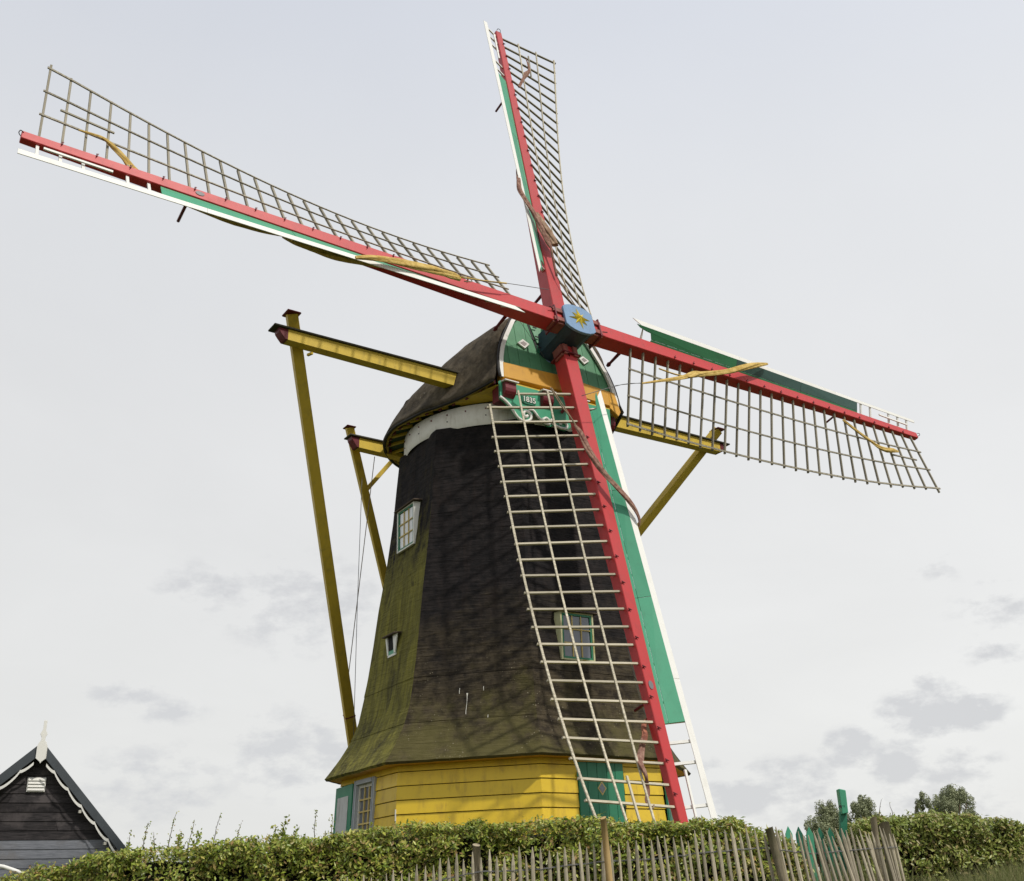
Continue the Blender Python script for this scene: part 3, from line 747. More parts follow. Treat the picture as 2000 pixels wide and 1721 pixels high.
beam('tail_pole', mill, K(0, -2.9, 10.9), K(0, -6.55, .9), e1, .34, .34, .3, .3, BYEL, .012)
beam('winch_block', mill, K(-.5, -6.5, 1.35), K(.5, -6.5, 1.35), ez, .25, .3, .25, .3, DRED, .01)
Lb = K(-6.03, .93, ZS).lerp(K(-.3, -6.42, 1.5), .655)
tube('control_rope', mill, [K(-2.45, -2.25, 10.7), Lb], .011, ROPE, 5)
tube('control_rope', mill, [K(-2.62, -2.6, 10.2), K(-2.66, -2.6, 7), K(-2.68, -2.6, 1.0)], .008, WIRE, 5)

# --- windshaft and poll end
aS = V(sin(AZ)*cos(TILT), -cos(AZ)*cos(TILT), sin(TILT))
e2 = aS.cross(e1)
ANG = {'C': 0, 'B': pi/2, 'A': pi, 'D': 3*pi/2}
def armdirs(k):
    ps = PHI+ANG[k]; return e1*cos(ps)+e2*sin(ps), -e1*sin(ps)+e2*cos(ps)
rC, tC = armdirs('C')
shaft = node('windshaft', mill)
def PF(x, y, d): return H + rC*x + tC*y + aS*d
prof = [(-.42, -.27), (-.34, -.34), (-.22, -.395), (-.08, -.42), (.08, -.42), (.22, -.395), (.34, -.34), (.42, -.27), (.42, .27), (.34, .34), (.22, .395), (.08, .42), (-.08, .42), (-.22, .395), (-.34, .34), (-.42, .27)]
secs = [(.19, .97), (.10, .97), (-.20, .93), (-.60, .93), (-.90, 1.0), (-1.0, 1.0), (-1.06, .9), (-1.10, .62), (-1.3, .6)]
v = [PF(x*s, y*s, d) for d, s in secs for x, y in prof]; n = len(prof)
f = [(i*n+k, i*n+(k+1) % n, (i+1)*n+(k+1) % n, (i+1)*n+k) for i in range(len(secs)-1) for k in range(n)]
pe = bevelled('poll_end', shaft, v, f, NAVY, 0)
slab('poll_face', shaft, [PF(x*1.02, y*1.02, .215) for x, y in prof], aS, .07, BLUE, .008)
tube('shaft_neck', shaft, [H-aS*1.0, H-aS*1.7, H-aS*3.0, H-aS*5.6], [.33, .31, .30, .25], BLUE, 16)
# eight-pointed star in relief
sv = [PF(0, 0, .30)]; sf = []
for k in range(16):
    a = 2*pi*k/16 + .12; r = (.33 if (k//2) % 2 == 0 else .25) if k % 2 == 0 else .095
    sv.append(PF(cos(a)*r, sin(a)*r, .222))
sf = [(0, k+1, (k+1) % 16+1) for k in range(16)]
part('star', shaft, sv, sf, GOLD)
# blue collar plate in front of the gable
slab('shaft_collar', shaft, [H-aS*.98+rC*(cos(t_)*.47)+tC*(sin(t_)*.47) for t_ in np.linspace(0, 2*pi, 17)[:-1]], aS, .12, BLUE, .01)

# --- the four sails
TW = (0.38085, -0.23786, -0.20243)
SX = {'C': -.003, 'B': .105, 'A': .020, 'D': .173}
S0, DS, LBAR, GAP = 1.6726, .40, 2.08485, .47436
W_I, W_T, DF_I, DF_T, DB_I, DB_T = .187, .100, .105, .117, .30, .035
WOK = {'A': (.521, .634, .320, .194, .125, .14), 'B': (.563, .606, .288, .223, .095, .135), 'C': (.593, .504, .319, .201, .16, .09), 'D': (.510, .643, .258, .304, .150, .145)}
DEV = {'A': (-.0008, .0005, -.0186, .0139), 'B': (-.0057, .0148, .0328, .0074), 'C': (-.0018, .0039, -.0095, .0143), 'D': (-.0077, .0092, -.0487, -.0015)}
AS0 = aS.copy()
def lerp(a, b, q): return a+(b-a)*q
SAIL = {}
def make_sail(k):
    r, t = armdirs(k); off = 0 if k in 'AC' else -GAP; O = H + AS0*off
    dp_, dt_, b0_, b1_ = DEV[k]
    r2_ = r*cos(dp_)+t*sin(dp_); t = -r*sin(dp_)+t*cos(dp_); r = r2_*cos(dt_)+AS0*sin(dt_); aS = -r2_*sin(dt_)+AS0*cos(dt_)
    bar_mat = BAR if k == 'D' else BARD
    lead = 1.0
    sx = SX[k]
    lbl = {'A': 'sail pointing left, with an ochre rolled cloth', 'B': 'sail pointing up, with a brown rolled cloth', 'C': 'sail pointing right, with an ochre rolled cloth', 'D': 'sail hanging down in front of the tower, with a brown rolled cloth'}[k]
    sail = node('sail', mill); sail['label'] = lbl
    def q(s): return (s-1)/11.3
    def X(s, lat, dep): return O + r*s + t*lat + aS*dep
    # stock
    v = []
    for s in (0, 1.0, 6, 12.39):
        w = lerp(W_I, W_T, q(max(s, 1))); df = lerp(DF_I, DF_T, q(max(s, 1))); db = lerp(DB_I, DB_T, q(max(s, 1)))
        v += [X(s, -w, df), X(s, w, df), X(s, w, -db), X(s, -w, -db)]
    f = [(4*i+a, 4*i+(a+1) % 4, 4*i+4+(a+1) % 4, 4*i+4+a) for i in range(3) for a in range(4)] + [(3, 2, 1, 0), (12, 13, 14, 15)]
    o = bevelled('stock', sail, v, f, RED, .012)
    # bars
    barpos = []
    for i in range(27):
        s = S0+i*DS+sx; qq = (i-13)/13; be = TW[0]+b0_+(TW[1]+b1_)*qq+TW[2]*qq*qq
        d_ = -t*cos(be)-aS*sin(be); b0 = X(s, 0, .05); L = LBAR - .06*qq
        barpos.append((s, b0, d_, L))
        st = .02
        jit = random.uniform(-.012, .012)
        end = L+.05+random.uniform(-.015, .03)
        if i == 26 and k != 'B': end = L+.13
        if k == 'D' and i == 0: end = L*.69
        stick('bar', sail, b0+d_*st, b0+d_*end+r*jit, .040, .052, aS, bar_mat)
    # longitudinal laths following the twist
    for fr, i0, wd in ((1.0, 1 if k == 'D' else 0, .045), (.667, 0, .04), (.345, 0, .04)):
        pts = [(b0+d_*(L*fr), d_) for s, b0, d_, L in barpos[i0:]]
        v = []; f = []
        nn = [d_.cross(r).normalized() for _, d_ in pts]
        for (p, d_), n_ in zip(pts, nn):
            n2 = n_ if n_.dot(aS) > 0 else -n_
            c_ = p+n2*.038
            for a, b in ((-1, -1), (1, -1), (1, 1), (-1, 1)): v.append(c_+d_*(a*wd/2)+n2*(b*.013))
        # extend ends a little
        for idx, sg in ((range(4), -1), (range(len(v)-4, len(v)), 1)):
            for j_ in idx: v[j_] = v[j_]+r*(.07*sg)
        m_ = len(pts)
        f = [(4*i+a, 4*i+(a+1) % 4, 4*i+4+(a+1) % 4, 4*i+4+a) for i in range(m_-1) for a in range(4)] + [(3, 2, 1, 0), (4*m_-4, 4*m_-3, 4*m_-2, 4*m_-1)]
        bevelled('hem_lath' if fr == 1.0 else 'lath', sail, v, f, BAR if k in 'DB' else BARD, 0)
    a_, b_ = barpos[23], barpos[25]
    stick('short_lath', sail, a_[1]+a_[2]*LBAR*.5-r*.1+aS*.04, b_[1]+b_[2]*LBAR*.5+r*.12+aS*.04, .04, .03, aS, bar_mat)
    # windboards
    a0_, a1_, c0_, c1_, dw_, de_ = WOK[k]; WO = (a0_, a1_, c0_, c1_); WB = (a0_-dw_, a1_-de_, c0_-.01, c1_-.01)
    def wbp(s, u, dz=0):
        """u=0 stock edge, 1 board/edge joint, 2 outer edge"""
        w = lerp(W_I, W_T, q(s)); df = lerp(DF_I, DF_T, q(s))
        p0 = (w, df-.03); p1 = (lerp(WB[0], WB[1], q(s)), lerp(WB[2], WB[3], q(s))); p2 = (lerp(WO[0], WO[1], q(s)), lerp(WO[2], WO[3], q(s)))
        if u <= 1: a = lerp(p0[0], p1[0], u); b = lerp(p0[1], p1[1], u)
        else: a = lerp(p1[0], p2[0], u-1); b = lerp(p1[1], p2[1], u-1)
        return X(s, a, b+dz)
    def nrm(s): 
        a = wbp(s, 1)-wbp(s, 0); n_ = r.cross(a).normalized(); return n_ if n_.dot(aS) > 0 else -n_
    cuts = [2.0, 5.2, 7.6, 9.88] if k == 'C' else [2.0, 4.55, 7.2, 9.88]
    for i, (sa, sb) in enumerate(zip(cuts[:-1], cuts[1:])):
        for (ua, ub, mt) in ((0, .20, MINT if k in 'AB' else GREEN), (.215, 1, GREEN)):
            ss = list(np.linspace(sa+.004, sb-.004, 4))
            poly = [wbp(s, ua) for s in ss] + [wbp(s, ub) for s in reversed(ss)]
            if i == 0:
                if ub == 1: # notched inner end
                    poly = [wbp(2.38, .3), wbp(ss[1], ua), wbp(ss[2], ua), wbp(ss[3], ua), wbp(ss[3], 1), wbp(ss[1], 1), wbp(1.80, 1), wbp(1.92, .82), wbp(2.12, .7), wbp(2.28, .66)]
                    poly = [wbp(2.34, .215)] + poly[1:]
                else:
                    poly = [wbp(2.30, ua)] + poly[1:-1] + [wbp(2.34, ub)]
            slab('windboard_plank', sail, poly, nrm((sa+sb)/2), .018, (CGREEN if i == 0 else CGREY) if (k == 'C' and ub == 1) else (CGREEN if k == 'C' else mt), .003)
    cuts = [1.70, 5.3, 9.0, 12.41]
    for i, (sa, sb) in enumerate(zip(cuts[:-1], cuts[1:])):
        ss = np.linspace(sa+.002, sb-.002, 3)
        poly = [wbp(s, 1.0) for s in ss] + [wbp(s, 2.0) for s in reversed(ss)]
        if i == 0: poly[0] = wbp(1.95, 1.0)
        en = (wbp(6, 2)-wbp(6, 1)); n_ = r.cross(en).normalized(); n_ = n_ if n_.dot(aS) > 0 else -n_
        slab('edge_board', sail, poly, n_, .016, WHITE, .003)
    # struts that carry the windboard (white at the open tip)
    for i in range(27):
        s = S0+i*DS+sx
        w = lerp(W_I, W_T, q(s))
        if s > 9.75:
            if i == 23: continue
            stick('windboard_strut', sail, X(s, w-.01, .04), wbp(s, 1.5, -.03), .055, .04, aS, WHITE)
        elif s > 2.0:
            A1 = X(s, w-.01, -.02); 
            slab('windboard_bracket', sail, [X(s, w-.01, .05), wbp(s, 1.6, -.035), wbp(s, 1.05, -.09), X(s, w-.01, -.06)], r, .03, OLDWHITE, 0)
    stick('inner_lath', sail, X(10.78, .27, .17), X(12.0, .25, .16), .05, .03, aS, WHITE)
    # cleats on the front of the stock
    for i in range(15):
        s = 3.0+i*.62+sx
        w = lerp(W_I, W_T, q(s)); df = lerp(DF_I, DF_T, q(s))
        c_ = X(s, -w*.55, df)
        stick('cleat', sail, c_, c_+aS*.035-t*.05+r*.01, .022, .018, r, DRED)
        stick('cleat', sail, c_+aS*.03-t*.06-r*.02, c_+aS*.034+t*.02+r*.015, .018, .014, r, DRED)
    # pegs at the back
    s = 1.67+sx
    tube('peg', sail, [X(s, 0, -.25), X(s, 0, -.8), X(s, 0, -.86), X(s, 0, -.93)], [.05, .035, .06, .04], DRED, 8)
    tube('peg', sail, [X(9.3, .12, -.02), X(9.3, .12, -.62)], .032, DRED, 6)
    if k in 'AD':
        c_ = X(9.12, -.01, lerp(DF_I, DF_T, q(9.12)))
        slab('oval_plate', sail, [c_+aS*.012+r*(cos(u)*.09)+t*(sin(u)*.055) for u in np.linspace(0, 2*pi, 15)[:-1]], aS, .012, paint('plate_metal', (.16, .16, .17), .1), 0)
    tube('tip_hook', sail, smoothpath([X(12.36, -.05, .12), X(12.42, -.02, .17), X(12.44, .05, .16), X(12.40, .07, .12)], 3), .009, BLACKW, 5)
    SAIL[k] = (sail, X)
    return sail, X, barpos
BP = {}
for k in 'ABCD':
    sail, X, bp = make_sail(k); BP[k] = (sail, X, bp)
# clamping wedges where the stocks pass the poll end
for k in 'ABCD':
    sail, X, bp = BP[k]
    dm = -.10
    for lat in (-.14, .14):
        beam('wedge', sail, X(.40, lat, .13), X(.70, lat, .13), aS, .13, .06, .12, .05, WEDGE, .008)
    beam('wedge', sail, X(.40, .22, -.06), X(.72, .21, -.06), aS, .07, .34, .06, .30, WEDGE, .008)
    beam('wedge', sail, X(.40, -.22, -.06), X(.72, -.21, -.06), aS, .07, .34, .06, .30, WEDGE, .008)
    beam('clamp', sail, X(.64, -.27, -.09), X(.64, .27, -.09), aS, .04, .52, .04, .52, DRED, .006)
    for z_ in (-.2, -.08, .05): stick('bolt', sail, X(.70, -.12, .16), X(.82, -.12, .19), .02, .02, aS, DRED)

# --- rolled sailcloth on each sail
def roll(k, pts, radii, mat, twist=.10, folds=.42, seg=14, label=None):
    """sailcloth wound round itself: flattened section with sharp creases that spiral slowly, tied with cord"""
    sail, X, bp = BP[k]
    P_ = smoothpath([X(*p) for p in pts], 7); n = len(P_); ph = random.uniform(0, 6)
    sc = .74 if mat in (BRN, PINKBRN) else .84
    v = []; f = []; prev = None; seg = 28
    for i, p in enumerate(P_):
        R_ = float(np.interp(i/(n-1)*(len(radii)-1), range(len(radii)), radii))*sc
        d = (P_[min(i+1, n-1)]-P_[max(i-1, 0)]).normalized()
        a = (AS0-d*AS0.dot(d)).normalized(); b = d.cross(a)
        for q_ in range(seg):
            th = 2*pi*q_/seg; w = th + ph + i*.085
            cr_ = abs(cos(2.0*w))**.55*.42 + abs(sin(3.5*w+ph))**.7*.16 + .50 + .06*mnoise.noise(V(i*.3, th*2, ph))
            v.append(p + a*(cos(th)*R_*cr_*.72) + b*(sin(th)*R_*cr_*1.18))
    f = [(i*seg+q_, i*seg+(q_+1) % seg, (i+1)*seg+(q_+1) % seg, (i+1)*seg+q_) for i in range(n-1) for q_ in range(seg)] + [tuple(range(seg-1, -1, -1)), tuple(range((n-1)*seg, n*seg))]
    o = part('rolled_sailcloth', sail, v, f, mat, False, label)
    return o
def line(k, pts, rad, mat=ROPE, name='rope'):
    sail, X, bp = BP[k]; return tube(name, sail, smoothpath([X(*p) for p in pts], 3), rad, mat, 6)
# hanging sail
roll('D', [(3.12, -.60, .33), (3.32, -.49, .34), (3.75, -.38, .34), (4.06, -.24, .34), (4.36, -.08, .36), (4.62, .12, .38), (4.95, .36, .40), (5.2, .50, .40), (5.38, .57, .36), (5.5, .60, .26)], [.03, .08, .11, .10, .085, .08, .075, .06, .04, .02], BRN)
line('D', [(2.25, -1.10, .38), (2.69, -.90, .37), (2.95, -.70, .36), (3.15, -.58, .34)], .016)
line('D', [(2.28, -1.08, .40), (2.72, -.84, .39), (3.0, -.66, .36), (3.2, -.55, .34)], .012)
roll('D', [(5.6, .5, .05), (7.5, .35, -.1), (9.4, .1, -.15), (9.84, -.2, -.12), (10.04, -.25, -.1), (10.2, -.33, -.1)], [.03, .04, .05, .06, .07, .07], PINKBRN)
roll('D', [(10.15, -.32, -.1), (10.46, -.49, -.06), (10.66, -.63, .02), (10.80, -.69, .12), (10.95, -.66, .13), (11.05, -.58, .02), (11.18, -.57, -.02), (11.35, -.66, .0), (11.5, -.64, .05)], [.07, .08, .09, .06, .045, .06, .05, .04, .025], BRN)
line('D', [(11.45, -.6, .1), (11.52, -.66, .12), (11.5, -.7, .02)], .014)
# left sail
roll('A', [(3.36, .12, .30), (3.55, .14, .33), (4.0, .17, .34), (4.64, .29, .36), (5.1, .40, .40), (5.6, .55, .42), (5.95, .64, .36)], [.07, .10, .11, .10, .09, .07, .04], TAN)
roll('A', [(5.3, .48, .20), (5.8, .42, .08), (6.3, .43, .05), (6.7, .43, .05), (7.1, .41, .05), (7.4, .36, .05)], [.03, .07, .10, .09, .07, .03], TAN)
roll('A', [(7.4, .34, .05), (7.9, .40, .05), (8.4, .42, .05), (8.9, .40, .05), (9.4, .38, .05)], [.02, .055, .07, .05, .015], TAN)
roll('A', [(10.1, .0, -.05), (10.36, -.16, 0), (10.57, -.38, .04), (10.80, -.55, .08), (11.0, -.62, .14), (11.2, -.62, .15), (11.45, -.66, .1)], [.09, .09, .07, .06, .035, .03, .02], TAN)
line('A', [(3.4, .10, .32), (2.86, .01, .33), (2.15, -.2, .34), (.75, -.68, .2)], .008, WIRE, 'wire')
line('A', [(3.4, .10, .33), (3.2, .02, .34), (3.05, .10, .32), (3.25, .16, .3)], .012)
line('A', [(3.35, .1, .33), (2.7, -.05, .33), (2.1, -.21, .34)], .02, TAN)
# right sail
roll('C', [(1.25, -1.76, .42), (1.91, -1.47, .42), (2.67, -1.12, .40), (3.2, -.82, .38), (3.6, -.66, .36), (4.48, -.30, .36), (5.2, .05, .40), (5.7, .28, .42), (6.2, .5, .40)], [.02, .035, .06, .09, .075, .075, .085, .085, .03], TAN)
line('C', [(1.25, -1.76, .42), (.6, -2.0, .42), (-.5, -2.5, .2)], .008, WIRE, 'wire')
line('C', [(2.3, -.72, .12), (2.6, -.95, .3), (2.95, -1.05, .45), (3.2, -.9, .48)], .02, TAN)
roll('C', [(9.2, -.25, .0), (9.65, -.63, .05), (9.97, -.85, .08), (10.2, -1.0, .1), (10.5, -1.02, .1), (10.85, -.95, .1), (11.05, -.94, .1)], [.05, .05, .05, .07, .08, .07, .03], TAN)
# upper sail
roll('B', [(6.0, .36, .10), (5.6, .46, .16), (5.1, .58, .24), (4.65, .66, .30), (4.24, .60, .36), (3.84, .42, .36), (3.43, .26, .34), (3.0, .12, .32), (2.75, .06, .32)], [.04, .07, .08, .085, .085, .09, .11, .11, .05], BRN)
roll('B', [(3.9, .28, .34), (3.5, .14, .36), (3.15, .0, .36), (2.86, -.08, .36)], [.05, .09, .11, .115], mk_cloth('tan_cloth_end', (.42, .30, .21), (.24, .15, .1)), .2, .15)
line('B', [(2.75, .06, .34), (2.24, .0, .25), (1.9, -.05, .2)], .03, BRN)
line('B', [(1.9, -.05, .2), (1.5, -.2, .2), (1.05, -.52, .15), (1.0, -.6, .15), (1.1, -.64, .15)], .012)
line('B', [(2.1, -.1, .2), (1.6, -.34, .18), (1.35, -.5, .15)], .01)
roll('B', [(11.6, -.88, .10), (11.3, -.9, .11), (11.0, -.88, .11), (10.75, -.74, .1), (10.5, -.62, .06), (10.0, -.40, .02)], [.02, .04, .05, .09, .06, .05], BRN)

# --- windows and door
def win_on_face(j, s0, s1, z0, z1, cols, rows, slope_out, name='window', glass=GLASS, lintel=True, offset=.04, frame=.07, outer=WHITE):
    rr = prad(z0)+.01
    P = lambda s, z, o: facept(j, s, z, o, rr)
    n_ = (ridge(j)+ridge(j+1)).normalized(); t_ = (P(1, 0, 0)-P(0, 0, 0)).normalized()
    w = node(name, mill)
    o = offset
    # white outer frame
    for (a, b, c, d) in ((s0, s0+frame*.6, z0, z1), (s1-frame*.6, s1, z0, z1), (s0+frame*.6, s1-frame*.6, z0, z0+frame*.5), (s0+frame*.6, s1-frame*.6, z1-frame*.4, z1)):
        slab('frame', w, [P(a, c, o), P(b, c, o), P(b, d, o), P(a, d, o)], n_, .08, outer, .004)
    i0, i1, j0, j1 = s0+frame*.6, s1-frame*.6, z0+frame*.5, z1-frame*.4
    sw = .042
    for (a, b, c, d) in ((i0, i0+sw, j0, j1), (i1-sw, i1, j0, j1), (i0+sw, i1-sw, j0, j0+sw), (i0+sw, i1-sw, j1-sw, j1)):
        slab('sash', w, [P(a, c, o-.012), P(b, c, o-.012), P(b, d, o-.012), P(a, d, o-.012)], n_, .05, DOORG, .003)
    g0, g1, h0, h1 = i0+sw, i1-sw, j0+sw, j1-sw
    for ci in range(cols):
        for ri in range(rows):
            a = g0+(g1-g0)*ci/cols+.006; b = g0+(g1-g0)*(ci+1)/cols-.006; c = h0+(h1-h0)*ri/rows+.006; d = h0+(h1-h0)*(ri+1)/rows-.006
            tw = random.uniform(-.003, .003)
            slab('pane', w, [P(a, c, o-.04+tw), P(b, c, o-.04-tw), P(b, d, o-.04+tw), P(a, d, o-.04-tw)], n_, .004, glass, 0)
    for ci in range(1, cols): a = g0+(g1-g0)*ci/cols; stick('glazing_bar', w, P(a, h0, o-.03), P(a, h1, o-.03), .022, .025, n_, CREAM)
    for ri in range(1, rows): c = h0+(h1-h0)*ri/rows; stick('glazing_bar', w, P(g0, c, o-.028), P(g1, c, o-.028), .022, .025, n_, CREAM)
    slab('backing', w, [P(s0, z0, o-.06), P(s1, z0, o-.06), P(s1, z1, o-.06), P(s0, z1, o-.06)], n_, .02, INT, 0)
    # cheeks closing the wedge between upright frame and leaning wall
    dep = rr*cos(pi/8)-prad(z1)*cos(pi/8)
    for (s_, sg) in ((s0, -1), (s1, 1)):
        slab('cheek', w, [P(s_, z0, o-.01), P(s_, z1, o-.01), P(s_+sg*dep*.35, z1, -dep-.05), P(s_, z0, -.05)], t_*sg, .02, WHITE if outer is WHITE else outer, .002)
    if lintel:
        slab('hood_board', w, [P(s0-.06, z1+.02, o+.06), P(s1+.10, z1+.03, o+.06), P(s1+.14, z1+.05, -dep-.05), P(s0-.1, z1+.04, -dep-.05)], ez, .025, mk_wood('hood_wood', (.06, .045, .035), (.12, .09, .07)) if 'hood_wood' not in bpy.data.materials else bpy.data.materials['hood_wood'], .003)
    return w
win_on_face(0, .61, 1.51, 7.62, 8.64, 3, 3, 0, glass=GLASSP)
win_on_face(2, .71, 1.55, 4.64, 5.66, 3, 3, 0, glass=mk_glass('grey_sky_glass', (.10, .11, .135)), outer=paint('mossy_frame_paint', (.50, .50, .30), .6, (.30, .24, .04), .6, .05, (2, 2, 2), (.16, .17, .05)))
# small open hatch low on the left face
w = node('small_window', mill)
rr = prad(5.15)+.01; Pn = lambda s, z, o: facept(0, s, z, o, rr); n0 = (ridge(0)+ridge(1)).normalized(); t0 = (Pn(1, 0, 0)-Pn(0, 0, 0)).normalized()
slab('frame', w, [Pn(1.04, 5.15, .02), Pn(1.40, 5.15, .02), Pn(1.40, 5.24, .02), Pn(1.04, 5.24, .02)], n0, .05, GREEN, .004)
slab('frame', w, [Pn(1.00, 5.15, .03), Pn(1.06, 5.15, .03), Pn(1.02, 5.56, .05), Pn(.93, 5.57, .05)], n0, .05, WHITE, .004)
slab('frame', w, [Pn(1.03, 5.10, .03), Pn(1.42, 5.10, .03), Pn(1.42, 5.15, .03), Pn(1.03, 5.15, .03)], n0, .05, WHITE, .004)
slab('cheek', w, [Pn(1.34, 5.16, .03), Pn(1.40, 5.16, .03), Pn(1.52, 5.57, .04), Pn(1.30, 5.57, .04)], n0, .03, WHITE, .003)
slab('opening', w, [Pn(1.05, 5.20, .015), Pn(1.36, 5.20, .015), Pn(1.40, 5.56, .015), Pn(1.0, 5.56, .015)], n0, .01, INT, 0)
slab('hood_board', w, [Pn(.9, 5.58, .12), Pn(1.56, 5.58, .12), Pn(1.56, 5.6, -.06), Pn(.9, 5.6, -.06)], ez, .03, bpy.data.materials['hood_wood'], .003)

# base window with grey frame, and its green shutter, on the left wall
def base_window(j, s0, s1, z0, z1):
    rr = RB((z0+z1)/2)+.012
    P = lambda s, z, o: facept(j, s, z, o, RB(z)+.012)
    n_ = (ridge(j)+ridge(j+1)).normalized(); w = node('window', mill)
    fr = .09
    for (a, b, c, d) in ((s0, s0+fr, z0, z1), (s1-fr, s1, z0, z1), (s0+fr, s1-fr, z1-fr, z1), (s0+fr, s1-fr, z0, z0+fr)):
        slab('frame', w, [P(a, c, .05), P(b, c, .05), P(b, d, .05), P(a, d, .05)], n_, .14, GREYP, .006)
        slab('frame_moulding', w, [P(a+.015, c, .065), P(b-.045, c, .065), P(b-.045, d, .065), P(a+.015, d, .065)], n_, .012, GREYP, .003)
    a0, a1, c0, c1 = s0+fr, s1-fr, z0+fr, z1-fr
    sw = .07
    for (a, b, c, d) in ((a0, a0+sw, c0, c1), (a1-sw, a1, c0, c1), (a0+sw, a1-sw, c0, c0+sw), (a0+sw, a1-sw, c1-sw, c1)):
        slab('sash', w, [P(a, c, -.02), P(b, c, -.02), P(b, d, -.02), P(a, d, -.02)], n_, .05, OLDWHITE, .003)
    g0, g1, h0, h1 = a0+sw, a1-sw, c0+sw, c1-sw
    for ci in range(3):
        for ri in range(6):
            a = g0+(g1-g0)*ci/3+.008; b = g0+(g1-g0)*(ci+1)/3-.008; c = h0+(h1-h0)*ri/6+.008; d = h0+(h1-h0)*(ri+1)/6-.008
            slab('pane', w, [P(a, c, -.05), P(b, c, -.05), P(b, d, -.05), P(a, d, -.05)], n_, .004, GLASS, 0)
    for ci in range(1, 3): a = g0+(g1-g0)*ci/3; stick('glazing_bar', w, P(a, h0, -.035), P(a, h1, -.035), .03, .03, n_, CREAM)
    for ri in range(1, 6): c = h0+(h1-h0)*ri/6; stick('glazing_bar', w, P(g0, c, -.033), P(g1, c, -.033), .03, .03, n_, CREAM)
    slab('backing', w, [P(s0, z0, -.08), P(s1, z0, -.08), P(s1, z1, -.08), P(s0, z1, -.08)], n_, .01, INT, 0)
base_window(0, .88, 1.90, .75, 2.51)
for (j, a, b) in ((0, -.06, .85), (3, -.02, .82)):
    P = lambda s, z, o: facept(j, s, z, o, RB(z)+.02)
    n_ = (ridge(j)+ridge(j+1)).normalized(); w = node('shutter', mill)
    slab('leaf', w, [P(a, .78, .07), P(b, .78, .07), P(b, 2.47, .07), P(a, 2.45, .07)], n_, .045, DGREEN if j == 3 else DOORG, .006)
    slab('panel', w, [P(a+.13, 1.05, .078), P(b-.18, 1.05, .078), P(b-.18, 2.24, .078), P(a+.13, 2.23, .078)], n_, .006, paint('shutter_white', (.55, .56, .55), .6, (.3, .3, .28)) if j == 0 else DGREEN, .002)
base_window(3, .88, 1.90, .75, 2.45)
base_window(5, .95, 1.85, .75, 2.45)
# green plank door on the right wall
w = node('door', mill); j = 2
P = lambda s, z, o: facept(j, s, z, o, RB(z)+.012)
n_ = (ridge(j)+ridge(j+1)).normalized()
ds = [.85, 1.06, 1.29, 1.52, 1.73, 1.93]
for a, b in zip(ds[:-1], ds[1:]):
    slab('door_plank', w, [P(a+.003, .42, .03), P(b-.003, .42, .03), P(b-.003, 2.54, .03), P(a+.003, 2.54, .03)], n_, .05, DOORG, .006)
slab('lintel', w, [P(.80, 2.54, .05), P(2.0, 2.54, .05), P(2.0, 2.60, .05), P(.80, 2.60, .05)], n_, .06, OCH, .004)
slab('backing', w, [P(.84, .4, -.03), P(1.94, .4, -.03), P(1.94, 2.54, -.03), P(.84, 2.54, -.03)], n_, .01, INT, 0)
cx_, cz_ = 1.385, 2.05
for sc, off, mt, nm in ((1.0, .036, CREAM, 'diamond_frame'), (.72, .040, GLASS, 'diamond_pane')):
    slab(nm, w, [P(cx_-.105*sc, cz_, off), P(cx_, cz_-.135*sc, off), P(cx_+.105*sc, cz_, off), P(cx_, cz_+.135*sc, off)], n_, .006, mt, 0)
tube('handle', w, smoothpath([P(1.86, 1.76, .04), P(1.86, 1.76, .09), P(1.86, 1.64, .10), P(1.86, 1.60, .04)], 3), .012, BLACKW, 6)
stick('latch', w, P(1.80, 1.70, .05), P(1.93, 1.71, .05), .02, .02, n_, BLACKW)
stick('hinge', w, P(.80, 2.30, .045), P(.9, 2.30, .045), .09, .015, n_, DGREEN)
# fine wires of the lightning conductor
tube('wire', mill, [K(-1.33, 2.7, 12.75), K(-.5, 2.62, 11.9)], .006, WIRE, 4)
tube('wire', mill, [K(1.72, 2.5, 11.75), K(2.6, 2.9, 11.9)], .006, WIRE, 4)

# ------------------------------------------------------------------ SHED on the left
A0 = V(-11.59, 27.0, 3.94); an = radians(66); sd = V(sin(an), cos(an), 0); sn = V(cos(an), -sin(an), 0)   # sn faces the camera side
shed = root('shed', 'black boarded gabled shed with scalloped white trim and a white finial, left of the windmill', 'shed', (A0.x, A0.y, -1.3))
def SP(u, z, o=0): return A0 + sd*u + sn*o + ez*z
SLS = {-1: .93, 1: 1.12}; HALF = 2.55
zlev = [-.34-.207*i for i in range(26)]
for i in range(len(zlev)):
    zt = zlev[i]; zb = zt-.204
    if i == 0: zt = -.18
    u0 = lambda z, sg=1: min(HALF, (-z-.02)/SLS[sg])
    if zb < -5.1: break
    cuts = [-1, 1] if i not in (4, 7, 10, 13) else [-1, .33 if i % 2 else -.4, 1]
    for a, b in zip(cuts[:-1], cuts[1:]):
        sa_ = 1 if a > 0 else -1; sb_ = 1 if b > 0 else -1
        f0 = SP(a*u0(zb, sa_)+(.004 if a > -1 else 0), zb, .018); f1 = SP(b*u0(zb, sb_)-(.004 if b < 1 else 0), zb, .018); f2 = SP(b*u0(zt, sb_), zt, .0); f3 = SP(a*u0(zt, sa_), zt, .0)
        bevelled('board', shed, [f0, f1, f2, f3]+[q-sn*.05 for q in (f0, f1, f2, f3)], BOXF, SHEDB if i < 9 else SHEDG, .003)
